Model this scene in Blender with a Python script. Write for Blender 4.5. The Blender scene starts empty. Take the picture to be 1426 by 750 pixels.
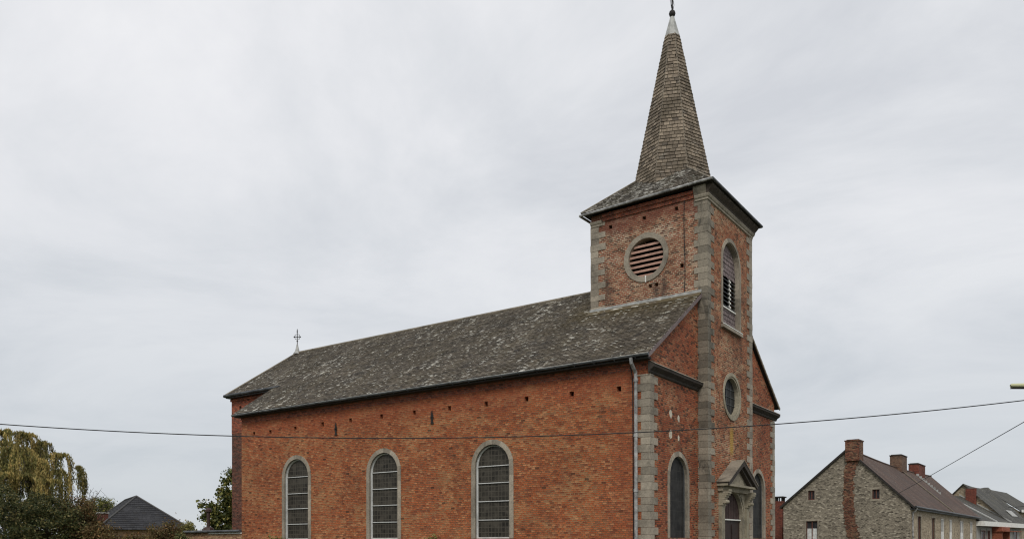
import bpy, math, random
from mathutils import Vector, Matrix
from mathutils.geometry import tessellate_polygon
random.seed(7)
R = math.radians
scene = bpy.context.scene
# ------------------------------------------------------------------ camera
cd = bpy.data.cameras.new('camera'); cam = bpy.data.objects.new('camera', cd)
scene.collection.objects.link(cam); scene.camera = cam
CAM = Vector((-24.276, -11.639, 1.7))
YAW, PITCH, ROLL, FPX = 35.214, 0.146, -0.102, 1136.5
fw = Vector((math.cos(R(YAW))*math.cos(R(PITCH)), math.sin(R(YAW))*math.cos(R(PITCH)), math.sin(R(PITCH))))
rt = Vector((math.sin(R(YAW)), -math.cos(R(YAW)), 0)); up = rt.cross(fw)
rt2 = rt*math.cos(R(ROLL)) + up*math.sin(R(ROLL)); up2 = -rt*math.sin(R(ROLL)) + up*math.cos(R(ROLL))
M = Matrix((rt2, up2, -fw)).transposed().to_4x4(); M.translation = CAM
cam.matrix_world = M
cd.sensor_width = 36; cd.lens = FPX/1426*36; cd.shift_y = (751.97-375)/1426
cd.clip_start = .1; cd.clip_end = 2000
# ------------------------------------------------------------------ light
SUN_EL, SUN_AZ = 42, 212            # azimuth as heading of the vector towards the sun (deg from +X)
scene.view_settings.view_transform = 'Standard'; scene.view_settings.look = 'None'
scene.cycles.pixel_filter_type = 'BLACKMAN_HARRIS'; scene.cycles.filter_width = 1.2
scene.view_settings.exposure = 0.0; scene.view_settings.gamma = 1
sd = bpy.data.lights.new('sun', 'SUN'); so = bpy.data.objects.new('sun', sd); scene.collection.objects.link(so)
sd.energy = 1.5; sd.angle = R(16); sd.color = (1, .965, .91)
tos = Vector((math.cos(R(SUN_EL))*math.cos(R(SUN_AZ)), math.cos(R(SUN_EL))*math.sin(R(SUN_AZ)), math.sin(R(SUN_EL))))
so.rotation_euler = tos.to_track_quat('Z', 'Y').to_euler()

# ------------------------------------------------------------------ node helper
class N:
    def __init__(s, nt): s.nt = nt
    def n(s, t, **props):
        o = s.nt.nodes.new(t)
        for k, v in props.items(): setattr(o, k, v)
        return o
    def put(s, sock, v):
        if hasattr(v, 'links') or isinstance(v, bpy.types.NodeSocket): s.nt.links.new(v, sock)
        elif isinstance(v, (tuple, list)):
            sock.default_value = tuple(v) + ((1,) if len(v) == 3 and sock.type == 'RGBA' else ())
        else: sock.default_value = v
    def math(s, op, a, b=None, c=None, clamp=False):
        o = s.n('ShaderNodeMath', operation=op, use_clamp=clamp)
        s.put(o.inputs[0], a)
        if b is not None: s.put(o.inputs[1], b)
        if c is not None: s.put(o.inputs[2], c)
        return o.outputs[0]
    def mix(s, f, a, b, t='MIX'):
        o = s.n('ShaderNodeMix', data_type='RGBA', blend_type=t)
        s.put(o.inputs[0], f); s.put(o.inputs[6], a); s.put(o.inputs[7], b); return o.outputs[2]
    def noise(s, vec, scale, detail=3, rough=.55, dist=0):
        o = s.n('ShaderNodeTexNoise'); s.put(o.inputs['Vector'], vec)
        o.inputs['Scale'].default_value = scale; o.inputs['Detail'].default_value = detail
        o.inputs['Roughness'].default_value = rough; o.inputs['Distortion'].default_value = dist
        return o.outputs['Fac']
    def ramp(s, f, stops, interp='LINEAR'):
        o = s.n('ShaderNodeValToRGB'); s.put(o.inputs[0], f); cr = o.color_ramp; cr.interpolation = interp
        while len(cr.elements) < len(stops): cr.elements.new(.5)
        for e, (p, c) in zip(cr.elements, stops):
            e.position = p; e.color = (tuple(c) + (1,)) if isinstance(c, (tuple, list)) else (c, c, c, 1)
        return o.outputs[0]
    def step(s, f, a, b):                  # smooth 0..1 between a and b
        o = s.n('ShaderNodeMapRange', interpolation_type='SMOOTHSTEP'); s.put(o.inputs[0], f)
        o.inputs[1].default_value = a; o.inputs[2].default_value = b; return o.outputs[0]
    def xyz(s, v):
        o = s.n('ShaderNodeSeparateXYZ'); s.put(o.inputs[0], v); return o.outputs
    def comb(s, x, y, z=0.):
        o = s.n('ShaderNodeCombineXYZ'); s.put(o.inputs[0], x); s.put(o.inputs[1], y); s.put(o.inputs[2], z); return o.outputs[0]
    def scale(s, v, sc):
        o = s.n('ShaderNodeVectorMath', operation='MULTIPLY'); s.put(o.inputs[0], v); s.put(o.inputs[1], sc); return o.outputs[0]

def material(name):
    m = bpy.data.materials.new(name); m.use_nodes = True; nt = m.node_tree
    b = nt.nodes['Principled BSDF']; b.inputs['Roughness'].default_value = .85
    b.inputs['Specular IOR Level'].default_value = .25
    return m, N(nt), b
def bump(h, b, height, strength=.5, dist=.02):
    o = h.n('ShaderNodeBump'); o.inputs['Strength'].default_value = strength; o.inputs['Distance'].default_value = dist
    h.put(o.inputs['Height'], height); h.nt.links.new(o.outputs[0], b.inputs['Normal'])

# ------------------------------------------------------------------ sky (world)
w = bpy.data.worlds.new('World'); scene.world = w; w.use_nodes = True
h = N(w.node_tree); bg = w.node_tree.nodes['Background']; bg.inputs['Strength'].default_value = .1
sky = h.n('ShaderNodeTexSky', sky_type='NISHITA', sun_disc=False)
sky.sun_elevation = R(SUN_EL); sky.sun_rotation = R(90-SUN_AZ)
tc = h.n('ShaderNodeTexCoord'); gx, gy, gz = h.xyz(tc.outputs['Generated'])
zz = h.math('ADD', h.math('MAXIMUM', gz, 0.), .16)
cu = h.comb(h.math('DIVIDE', gx, zz), h.math('DIVIDE', gy, zz), 0.)
mp = h.n('ShaderNodeMapping'); h.put(mp.inputs[0], cu); mp.inputs['Rotation'].default_value = (0, 0, R(35)); mp.inputs['Scale'].default_value = (1, .8, 1)
cl = h.noise(mp.outputs[0], 1.25, 7, .6, .4)
cl2 = h.noise(mp.outputs[0], .32, 2, .5, .2)
f = h.math('ADD', h.math('MULTIPLY', cl, .65), h.math('MULTIPLY', cl2, .5))
col = h.ramp(f, [(.43, (6.7, 6.9, 7.3)), (.51, (7.75, 7.9, 8.2)), (.57, (8.6, 8.65, 8.9)), (.64, (9.4, 9.4, 9.55))])
low = h.step(gz, .0, .5)               # overcast thins to a greyer blue low down
col = h.mix(h.math('MULTIPLY', h.math('SUBTRACT', 1, low), .75), col, (5.2, 5.65, 6.1))
col = h.mix(.06, col, sky.outputs[0])
w.node_tree.links.new(col, bg.inputs['Color'])

# ------------------------------------------------------------------ materials
def brickmat(name, cols, mortar, bw=.165, rh=.07, ms=.0085, wash=None, wash_amt=0., patch=(.75, 1.25), extra=None, soot=.0):
    m, h, b = material(name)
    uv = h.n('ShaderNodeUVMap').outputs[0]
    wob = h.noise(uv, .9, 2); u0, v0, _ = h.xyz(uv)
    fine = h.noise(uv, 6., 2)
    v1 = h.math('ADD', v0, h.math('ADD', h.math('MULTIPLY', wob, .04), h.math('MULTIPLY', fine, .009)))
    u1 = h.math('ADD', u0, h.math('MULTIPLY', fine, .012))
    row = h.math('FLOOR', h.math('DIVIDE', v1, rh))
    off = h.math('MULTIPLY', h.math('SUBTRACT', 1, h.math('ABSOLUTE', h.math('MODULO', row, 2.))), bw*.5)
    rnd_row = h.n('ShaderNodeTexWhiteNoise', noise_dimensions='1D'); h.put(rnd_row.inputs['W'], row)
    uu = h.math('ADD', h.math('ADD', u1, off), h.math('MULTIPLY', rnd_row.outputs['Value'], .06))
    cu_ = h.math('DIVIDE', uu, bw); cid = h.math('FLOOR', cu_)
    fu = h.math('SUBTRACT', cu_, cid); fv = h.math('SUBTRACT', h.math('DIVIDE', v1, rh), row)
    wn = h.n('ShaderNodeTexWhiteNoise', noise_dimensions='2D'); h.put(wn.inputs['Vector'], h.comb(cid, row))
    rnd = wn.outputs['Value']; rx, ry, rz_ = h.xyz(wn.outputs['Color'])
    eu = h.math('MULTIPLY', h.math('MINIMUM', fu, h.math('SUBTRACT', 1, fu)), bw)
    ev = h.math('MULTIPLY', h.math('MINIMUM', fv, h.math('SUBTRACT', 1, fv)), rh)
    ed = h.math('MINIMUM', eu, ev)
    n = len(cols); base = h.ramp(rnd, [((i+.5)/n, c) for i, c in enumerate(cols)])
    big = h.noise(uv, .35, 4, .6); mid = h.noise(uv, 1.9, 4, .65, .3); fn = h.noise(uv, 14, 3, .7)
    base = h.mix(1., base, h.ramp(big, [(.3, patch[0]), (.7, patch[1])]), 'MULTIPLY')
    base = h.mix(1., base, h.ramp(mid, [(.25, .78), (.5, 1.), (.75, 1.15)]), 'MULTIPLY')
    base = h.mix(.8, base, h.ramp(fn, [(.3, .55), (.55, 1.), (.75, 1.35)]), 'MULTIPLY')
    mw = h.math('ADD', ms, h.math('MULTIPLY', h.math('SUBTRACT', mid, .5), ms*1.6))
    mask = h.math('SUBTRACT', 1, h.step(h.math('SUBTRACT', ed, mw), -.003, .004))
    mort = h.mix(1., mortar, h.ramp(h.noise(uv, 5, 3), [(.3, .45), (.65, 1.25)]), 'MULTIPLY')
    if wash:
        wm = h.math('MULTIPLY', h.step(h.noise(h.scale(uv, (1, 1.6, 1)), .55, 5, .7, .4), .44, .62), wash_amt)
        spk = h.step(rx, .45, .75)
        base = h.mix(h.math('MULTIPLY', h.math('MULTIPLY', wm, spk), .38), base, wash)
        mort = h.mix(wm, mort, wash)
    mort = h.mix(h.math('MULTIPLY', h.step(ry, .8, .95), .6), mort, tuple(c*.35 for c in mortar))
    c = h.mix(mask, base, mort)
    hole = h.step(rz_, .988, .992); c = h.mix(h.math('MULTIPLY', hole, .7), c, (.03, .018, .012))
    if soot:
        sm = h.math('MULTIPLY', h.step(h.noise(h.scale(uv, (1.2, .35, 1)), .8, 5, .65), .52, .7), soot)
        c = h.mix(sm, c, (.045, .035, .03))
    if extra: c = extra(h, c, uv)
    h.nt.links.new(c, b.inputs['Base Color'])
    ht = h.math('ADD', h.math('SUBTRACT', 1, mask), h.math('ADD', h.math('MULTIPLY', rnd, .7), h.math('MULTIPLY', fn, .8)))
    bump(h, b, ht, .9, .012)
    return m

def stains_under(cy, w, z0, z1, col, amt=.8):
    def fx(h, c, uv):
        u, v, _ = h.xyz(uv)
        du = h.math('ABSOLUTE', h.math('SUBTRACT', u, cy))
        k = h.math('MULTIPLY', h.math('SUBTRACT', 1, h.step(du, w*.25, w)), h.math('MULTIPLY', h.step(v, z0, z0+.4), h.math('SUBTRACT', 1, h.step(v, z1-.5, z1))))
        k = h.math('MULTIPLY', k, h.step(h.noise(h.scale(uv, (3, 1, 1)), 3, 4, .7), .3, .45))
        return h.mix(h.math('MULTIPLY', k, amt), c, col)
    return fx

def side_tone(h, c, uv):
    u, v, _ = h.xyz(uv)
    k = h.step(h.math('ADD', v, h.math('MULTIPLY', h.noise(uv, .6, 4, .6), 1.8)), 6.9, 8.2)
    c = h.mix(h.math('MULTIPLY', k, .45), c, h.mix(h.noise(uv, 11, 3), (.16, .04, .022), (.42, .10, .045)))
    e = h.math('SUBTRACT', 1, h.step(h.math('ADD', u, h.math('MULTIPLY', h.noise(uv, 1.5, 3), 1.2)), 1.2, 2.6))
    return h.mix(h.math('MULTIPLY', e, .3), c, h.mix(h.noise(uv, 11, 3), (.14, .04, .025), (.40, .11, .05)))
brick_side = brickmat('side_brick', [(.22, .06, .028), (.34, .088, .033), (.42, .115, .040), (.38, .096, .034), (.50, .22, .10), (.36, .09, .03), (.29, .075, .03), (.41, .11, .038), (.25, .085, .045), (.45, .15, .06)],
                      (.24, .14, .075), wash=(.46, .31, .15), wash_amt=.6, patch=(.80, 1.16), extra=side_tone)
brick_top = brickmat('red_brick', [(.17, .045, .03), (.34, .085, .045), (.4, .1, .05), (.26, .07, .04)], (.2, .13, .09), soot=.5)
brick_front = brickmat('front_brick', [(.10, .03, .018), (.31, .072, .030), (.37, .09, .036), (.24, .055, .027), (.38, .13, .06), (.33, .072, .03)],
                       (.17, .105, .06), wash=(.46, .33, .19), wash_amt=.6, soot=.35)
def wear_tower(h, c, uv): return stains_under(6.47, .28, 4.9, 6.35, (.42, .26, .05), .8)(h, c, uv)
brick_tower_front = brickmat('tower_front_brick', [(.10, .03, .018), (.30, .072, .032), (.36, .10, .045), (.22, .055, .028), (.38, .15, .075)],
                       (.27, .18, .10), wash=(.50, .38, .24), wash_amt=.8, ms=.010, soot=.4, extra=wear_tower)
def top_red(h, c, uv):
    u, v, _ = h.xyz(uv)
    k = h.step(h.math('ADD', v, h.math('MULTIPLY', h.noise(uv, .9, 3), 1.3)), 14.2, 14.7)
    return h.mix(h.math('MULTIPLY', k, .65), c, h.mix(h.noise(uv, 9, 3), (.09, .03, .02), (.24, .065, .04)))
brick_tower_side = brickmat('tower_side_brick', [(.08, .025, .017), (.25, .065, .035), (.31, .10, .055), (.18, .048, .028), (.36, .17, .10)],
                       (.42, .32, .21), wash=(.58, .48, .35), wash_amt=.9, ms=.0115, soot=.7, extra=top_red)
brick_old = brickmat('old_brick', [(.07, .03, .02), (.16, .055, .035), (.22, .075, .045), (.1, .04, .03)], (.16, .11, .08), soot=.3)
brick_yellow = brickmat('annex_brick', [(.28, .13, .07), (.42, .24, .13), (.5, .3, .17), (.34, .17, .09)], (.36, .28, .19))
brick_chimney = brickmat('chimney_brick', [(.15, .042, .028), (.20, .058, .036), (.11, .034, .025)], (.2, .11, .08), ms=.005, soot=.3)
rubble = brickmat('rubble_stone', [(.09, .077, .06), (.21, .18, .14), (.29, .25, .19), (.17, .145, .115), (.25, .215, .165), (.42, .37, .29)],
                  (.29, .25, .19), bw=.20, rh=.10, ms=.016, patch=(.8, 1.15), soot=.3)
rubble_warm = brickmat('warm_rubble_stone', [(.24, .19, .13), (.38, .31, .21), (.44, .37, .26), (.32, .26, .18)],
                  (.42, .35, .25), bw=.3, rh=.12, ms=.012)

def stonemat(name, c0, c1, dark=.5, stain=(.09, .085, .07)):
    m, h, b = material(name); g = h.n('ShaderNodeNewGeometry'); p = g.outputs['Position']
    ri = g.outputs['Random Per Island']
    c = h.mix(ri, c0, c1)
    c = h.mix(1., c, h.ramp(h.noise(p, 1.1, 5, .65), [(.3, .62), (.5, 1.), (.7, 1.2)]), 'MULTIPLY')
    c = h.mix(.7, c, h.ramp(h.noise(p, 16, 4, .7), [(.3, .6), (.6, 1.1)]), 'MULTIPLY')
    st = h.step(h.noise(h.scale(p, (1, 1, .5)), 1.6, 5, .7, .5), .5, .68)
    c = h.mix(h.math('MULTIPLY', st, dark), c, stain)
    h.nt.links.new(c, b.inputs['Base Color'])
    bump(h, b, h.noise(p, 22, 4, .7), .5, .01); return m
stone = stonemat('limestone', (.22, .19, .15), (.39, .338, .265), .5)
stone_dark = stonemat('weathered_stone', (.14, .122, .095), (.32, .277, .215), .8, (.055, .05, .04))
stone_pale = stonemat('pale_stone', (.26, .23, .165), (.34, .30, .225), .6)
stone_black = stonemat('black_stone', (.038, .032, .027), (.06, .05, .042), .4, (.03, .025, .022))

def slatemat(name, base0, base1, lichen=.6, moss=None, lcol=(.52, .5, .44), thr=(.57, .64), rand=True, mpos=None):
    m, h, b = material(name); uv = h.n('ShaderNodeUVMap').outputs[0]
    g = h.n('ShaderNodeNewGeometry'); p = g.outputs['Position']; ri = g.outputs['Random Per Island']
    c = h.mix(ri, base0, base1)
    c = h.mix(1., c, h.ramp(h.noise(uv, .5, 4, .6), [(.3, .7), (.7, 1.25)]), 'MULTIPLY')
    c = h.mix(.8, c, h.ramp(h.noise(uv, 9, 3, .7), [(.3, .55), (.65, 1.25)]), 'MULTIPLY')
    wn = h.n('ShaderNodeTexWhiteNoise', noise_dimensions='1D'); h.put(wn.inputs['W'], h.math('MULTIPLY', ri, 977.))
    c = h.mix(h.math('MULTIPLY', h.step(wn.outputs['Value'], .9, .93), .5), c, (.03, .028, .025))
    mk = None
    if moss:
        mk = h.step(h.noise(uv, .8, 5, .65), .48, .62)
        if mpos: mk = h.math('MULTIPLY', mk, 1.) if mpos is True else mpos(h, p, mk)
        c = h.mix(h.math('MULTIPLY', mk, .7), c, moss)
    l = h.noise(h.scale(uv, (2.6, 9., 1)), 1., 2, .5, .1)
    clump = h.noise(uv, .45, 3, .6)
    lm = h.step(h.math('ADD', l, h.math('MULTIPLY', h.math('SUBTRACT', clump, .5), .3)), thr[0], thr[1])
    lm = h.math('MULTIPLY', lm, lichen)
    c = h.mix(lm, c, lcol)
    h.nt.links.new(c, b.inputs['Base Color']); b.inputs['Roughness'].default_value = .75
    bump(h, b, h.noise(uv, 25, 3, .7), .4, .006); return m
def mosspos(h, p, mk):
    x, y, z = h.xyz(p)
    k = h.math('MULTIPLY', h.step(x, 2.4, 3.9), h.math('SUBTRACT', 1, h.step(y, 4.6, 6.5)))
    return h.math('MAXIMUM', h.math('MULTIPLY', mk, .35), h.math('MULTIPLY', k, h.step(h.noise(p, 1.5, 4, .7), .3, .5)))
def tilemat(name, *a, **k):
    m = slatemat(name, *a, **k); h = N(m.node_tree); b = m.node_tree.nodes['Principled BSDF']
    uv = h.n('ShaderNodeUVMap').outputs[0]; c = b.inputs['Base Color'].links[0].from_socket
    st = h.noise(h.scale(uv, (1.1, .12, 1)), 1., 4, .7)
    c = h.mix(1., c, h.ramp(st, [(.3, .6), (.5, 1.), (.7, 1.5)]), 'MULTIPLY')
    u, v, _ = h.xyz(uv); fr = h.math('FRACT', h.math('DIVIDE', v, .3)); c = h.mix(h.math('MULTIPLY', h.math('SUBTRACT', 1, h.step(fr, 0., .2)), .5), c, (.02, .014, .01))
    h.nt.links.new(c, b.inputs['Base Color']); return m
slate_nave = slatemat('nave_slate', (.062, .051, .038), (.14, .118, .088), .95, (.105, .08, .036), mpos=mosspos, thr=(.635, .665), lcol=(.66, .64, .56))
slate_spire = slatemat('spire_slate', (.12, .094, .068), (.28, .225, .165), .35, (.10, .08, .055), mpos=True, lcol=(.4, .36, .3), thr=(.6, .68))
slate_skirt = slatemat('skirt_slate', (.06, .05, .04), (.13, .11, .085), .85, (.07, .06, .035), mpos=True, thr=(.54, .62))
slate_purple = slatemat('purple_slate', (.15, .115, .115), (.21, .165, .16), .1)
tile_brown = tilemat('brown_tile', (.075, .043, .031), (.082, .048, .034), .35, (.06, .045, .038), mpos=True, lcol=(.26, .2, .15))
slate_grey = tilemat('grey_slate', (.052, .05, .044), (.058, .056, .049), .35, (.075, .07, .05), mpos=True, lcol=(.35, .34, .3))
slate_black = slatemat('black_tile', (.028, .028, .031), (.045, .045, .048), 0.)

def plain(name, c, rough=.6, metal=0., var=.3, scale=6., spec=.3):
    m, h, b = material(name); p = h.n('ShaderNodeNewGeometry').outputs['Position']
    o = h.mix(1., c, h.ramp(h.noise(p, scale, 4, .6), [(.3, 1-var), (.7, 1+var*.6)]), 'MULTIPLY')
    h.nt.links.new(o, b.inputs['Base Color']); b.inputs['Roughness'].default_value = rough
    b.inputs['Metallic'].default_value = metal; b.inputs['Specular IOR Level'].default_value = spec; return m
zinc = plain('zinc', (.34, .335, .325), .6, .1, .7, 4.)
lead = plain('lead', (.38, .38, .36), .6, .1, .35, 5.)
iron = plain('dark_iron', (.025, .022, .02), .7)
gutter_m = plain('dark_gutter', (.085, .09, .095), .5, .2, .7, 2.)
cornice_m = plain('cornice_board', (.075, .058, .045), .85, 0, .4)
soffit = plain('dark_board', (.03, .026, .023), .8)
whitewood = plain('white_paint', (.76, .75, .70), .6, 0, .2)
barwhite = plain('bar_paint', (.58, .58, .56), .5, 0, .2, 3)
greyframe = plain('grey_frame', (.075, .08, .082), .6)
louvre_m = plain('louvre_wood', (.42, .25, .19), .8, 0, .35, 4)
door_m = plain('brown_door', (.028, .015, .012), .6, 0, .4, 3)
fan_m = plain('fanlight_board', (.055, .032, .028), .7, 0, .4, 3)
brownwood = plain('brown_wood', (.13, .05, .035), .6)
blackhole = plain('dark_recess', (.012, .01, .009), .95)
plaster = plain('lime_patch', (.55, .5, .4), .9)
concrete = plain('concrete', (.33, .32, .29), .9)
render_m = plain('grey_render', (.3, .29, .26), .9, 0, .2, 2)
orange = brickmat('orange_brick', [(.30, .09, .05), (.38, .13, .075), (.26, .08, .045)], (.3, .14, .09), ms=.004)
curtain = plain('net_curtain', (.6, .6, .58), .9)
cable_m = plain('cable', (.02, .02, .022), .6)
lamp_m = plain('lamp_housing', (.50, .50, .30), .4, 0, .1)
woodpole = plain('pole_concrete', (.3, .29, .27), .9)
copper = plain('flue_metal', (.06, .035, .03), .5)

def glassmat(name, c0, c1, gx_, gz_, lw, linec, rough=.25):
    m, h, b = material(name); uv = h.n('ShaderNodeUVMap').outputs[0]; u, v, _ = h.xyz(uv)
    def cell(a, s):
        q = h.math('DIVIDE', a, s); fl = h.math('FLOOR', q); fr = h.math('SUBTRACT', q, fl)
        return fl, h.math('MULTIPLY', h.math('MINIMUM', fr, h.math('SUBTRACT', 1, fr)), s)
    a, ea = cell(u, gx_); c, ec = cell(v, gz_)
    wn = h.n('ShaderNodeTexWhiteNoise', noise_dimensions='2D'); h.put(wn.inputs['Vector'], h.comb(a, c))
    cc = h.mix(wn.outputs['Value'], c0, c1)
    cc = h.mix(h.step(h.noise(uv, 2.6, 3, .6), .4, .7), cc, tuple(x*1.6 for x in c1))
    ln = h.math('SUBTRACT', 1, h.step(h.math('MINIMUM', ea, ec), lw*.5, lw))
    cc = h.mix(ln, cc, linec)
    h.nt.links.new(cc, b.inputs['Base Color']); b.inputs['Roughness'].default_value = rough
    b.inputs['Specular IOR Level'].default_value = .2
    bump(h, b, wn.outputs['Value'], .25, .004); return m
leaded = glassmat('leaded_glass', (.016, .014, .011), (.042, .037, .029), .155, .19, .018, (.075, .066, .052), .5)
leaded_dark = glassmat('dark_leaded_glass', (.010, .010, .010), (.022, .021, .02), .3, .35, .015, (.035, .033, .03), .6)
panes_m = glassmat('house_glass', (.02, .02, .022), (.03, .03, .032), 2, 2, .001, (.03, .03, .03), .15)

def leafmat(name, stops, tr=.25, streak=0.):
    m, h, b = material(name); g = h.n('ShaderNodeNewGeometry'); rf = g.outputs['Random Per Island']
    if streak:
        sn = h.step(h.noise(h.scale(g.outputs['Position'], (3.2, 3.2, .35)), 1., 3, .6), .35, .65)
        rf = h.math('ADD', h.math('MULTIPLY', rf, 1-streak), h.math('MULTIPLY', sn, streak))
    c = h.ramp(rf, stops)
    c = h.mix(1., c, h.ramp(h.noise(g.outputs['Position'], .9, 3), [(.3, .6), (.7, 1.35)]), 'MULTIPLY')
    h.nt.links.new(c, b.inputs['Base Color']); b.inputs['Roughness'].default_value = .6
    t = h.n('ShaderNodeBsdfTranslucent'); h.nt.links.new(c, t.inputs[0]); mx = h.n('ShaderNodeMixShader'); mx.inputs[0].default_value = tr
    h.nt.links.new(b.outputs[0], mx.inputs[1]); h.nt.links.new(t.outputs[0], mx.inputs[2])
    h.nt.links.new(mx.outputs[0], h.nt.nodes['Material Output'].inputs['Surface']); return m
willow_l = leafmat('willow_leaf', [(0, (.05, .055, .02)), (.4, (.17, .16, .05)), (.7, (.38, .30, .10)), (1, (.50, .36, .14))], streak=.65)
shrub_l = leafmat('shrub_leaf', [(0, (.022, .03, .012)), (.45, (.06, .075, .026)), (.8, (.13, .125, .045)), (1, (.30, .24, .10))])
brown_l = leafmat('autumn_leaf', [(0, (.07, .045, .02)), (.5, (.15, .095, .04)), (.8, (.10, .105, .04)), (1, (.28, .15, .06))])
tree_l = leafmat('tree_leaf', [(0, (.035, .05, .015)), (.5, (.09, .11, .03)), (.8, (.2, .2, .05)), (1, (.45, .38, .11))])
yellow_l = leafmat('yellow_leaf', [(0, (.07, .08, .025)), (.5, (.17, .16, .05)), (1, (.32, .27, .09))])
bark = plain('bark', (.075, .06, .045), .95, 0, .5, 8)

def groundmat(name, cols, sc, rough=.95):
    m, h, b = material(name); p = h.n('ShaderNodeNewGeometry').outputs['Position']
    c = h.ramp(h.noise(p, sc, 6, .7), [(.3, cols[0]), (.6, cols[1])]); c = h.mix(.6, c, h.ramp(h.noise(p, sc*22, 3, .7), [(.3, .6), (.7, 1.3)]), 'MULTIPLY')
    h.nt.links.new(c, b.inputs['Base Color']); b.inputs['Roughness'].default_value = rough; bump(h, b, h.noise(p, sc*30, 3), .4, .02); return m
grass_m = groundmat('grass', ((.035, .055, .02), (.08, .10, .035)), .6)
asphalt = groundmat('asphalt', ((.045, .045, .046), (.065, .064, .062)), .8)
paving = groundmat('paving', ((.2, .19, .17), (.28, .27, .24)), 1.)
kerb_m = groundmat('kerb', ((.25, .24, .22), (.33, .32, .29)), 1.)
paint_m = plain('road_paint', (.7, .7, .67), .7, 0, .25, 3)

# ------------------------------------------------------------------ mesh helper
class MB:
    def __init__(s): s.v = []; s.f = []; s.m = []
    def add(s, pts, faces, mi=0):
        n = len(s.v); s.v += [tuple(p) for p in pts]; s.f += [tuple(i+n for i in f) for f in faces]; s.m += [mi]*len(faces)
    def poly(s, pts, mi=0): s.add(pts, [tuple(range(len(pts)))], mi)
    def box(s, x0, x1, y0, y1, z0, z1, mi=0):
        p = [(x, y, z) for z in (z0, z1) for y in (y0, y1) for x in (x0, x1)]
        s.add(p, [(0, 2, 3, 1), (4, 5, 7, 6), (0, 1, 5, 4), (2, 6, 7, 3), (0, 4, 6, 2), (1, 3, 7, 5)], mi)
    def prism(s, pts, vec, mi=0):           # polygon pts (3D) extruded by vec
        n = len(pts); q = [tuple(Vector(p)+Vector(vec)) for p in pts]
        s.add(list(pts)+q, [tuple(range(n))[::-1], tuple(range(n, 2*n))] + [(i, (i+1) % n, n+(i+1) % n, n+i) for i in range(n)], mi)
    def tube(s, path, r, n=8, mi=0):
        path = [Vector(p) for p in path]; rs = r if isinstance(r, (list, tuple)) else [r]*len(path)
        pts = []; 
        for i, p in enumerate(path):
            d = (path[min(i+1, len(path)-1)]-path[max(i-1, 0)]).normalized()
            a = d.cross(Vector((0, 0, 1)));
            if a.length < .05: a = d.cross(Vector((1, 0, 0)))
            a.normalize(); c = d.cross(a)
            pts += [p+(a*math.cos(2*math.pi*k/n)+c*math.sin(2*math.pi*k/n))*rs[i] for k in range(n)]
        fs = [(i*n+k, i*n+(k+1) % n, (i+1)*n+(k+1) % n, (i+1)*n+k) for i in range(len(path)-1) for k in range(n)]
        L = (len(path)-1)*n; fs += [tuple(range(n))[::-1], tuple(range(L, L+n))]
        s.add(pts, fs, mi)
    def lathe(s, c, prof, n=16, mi=0):       # prof [(r, z)]
        pts = [(c[0]+r*math.cos(2*math.pi*k/n), c[1]+r*math.sin(2*math.pi*k/n), c[2]+z) for r, z in prof for k in range(n)]
        s.add(pts, [(i*n+k, i*n+(k+1) % n, (i+1)*n+(k+1) % n, (i+1)*n+k) for i in range(len(prof)-1) for k in range(n)], mi)
    def build(s, name, mats, parent=None, smooth=False):
        me = bpy.data.meshes.new(name); me.from_pydata(s.v, [], s.f)
        for m_ in (mats if isinstance(mats, (list, tuple)) else [mats]): me.materials.append(m_)
        me.polygons.foreach_set('material_index', s.m)
        uvl = me.uv_layers.new(name='UVMap'); uv = [0.]*(2*len(me.loops)); vs = me.vertices
        for p in me.polygons:
            n = p.normal
            if abs(n.z) > .97: u_, v_ = Vector((1, 0, 0)), Vector((0, 1, 0))
            else:
                u_ = Vector((-n.y, n.x, 0)).normalized()
                if (abs(u_.x) > abs(u_.y) and u_.x < 0) or (abs(u_.y) >= abs(u_.x) and u_.y < 0): u_ = -u_
                v_ = n.cross(u_)
                if v_.z < 0: v_ = -v_
            for li in p.loop_indices:
                c = vs[me.loops[li].vertex_index].co; uv[2*li] = c.dot(u_); uv[2*li+1] = c.dot(v_)
        uvl.data.foreach_set('uv', uv)
        if smooth: me.polygons.foreach_set('use_smooth', [True]*len(me.polygons))
        me.update(); o = bpy.data.objects.new(name, me); scene.collection.objects.link(o)
        if parent: o.parent = parent
        return o
def tag(o, label=None, cat=None, group=None, kind=None):
    if label: o['label'] = label
    if cat: o['category'] = cat
    if group: o['group'] = group
    if kind: o['kind'] = kind
    return o
def empty(name, loc, rz, label, cat, group=None):
    o = bpy.data.objects.new(name, None); scene.collection.objects.link(o); o.location = loc; o.rotation_euler = (0, 0, rz)
    o.empty_display_size = .3; return tag(o, label, cat, group)

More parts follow.
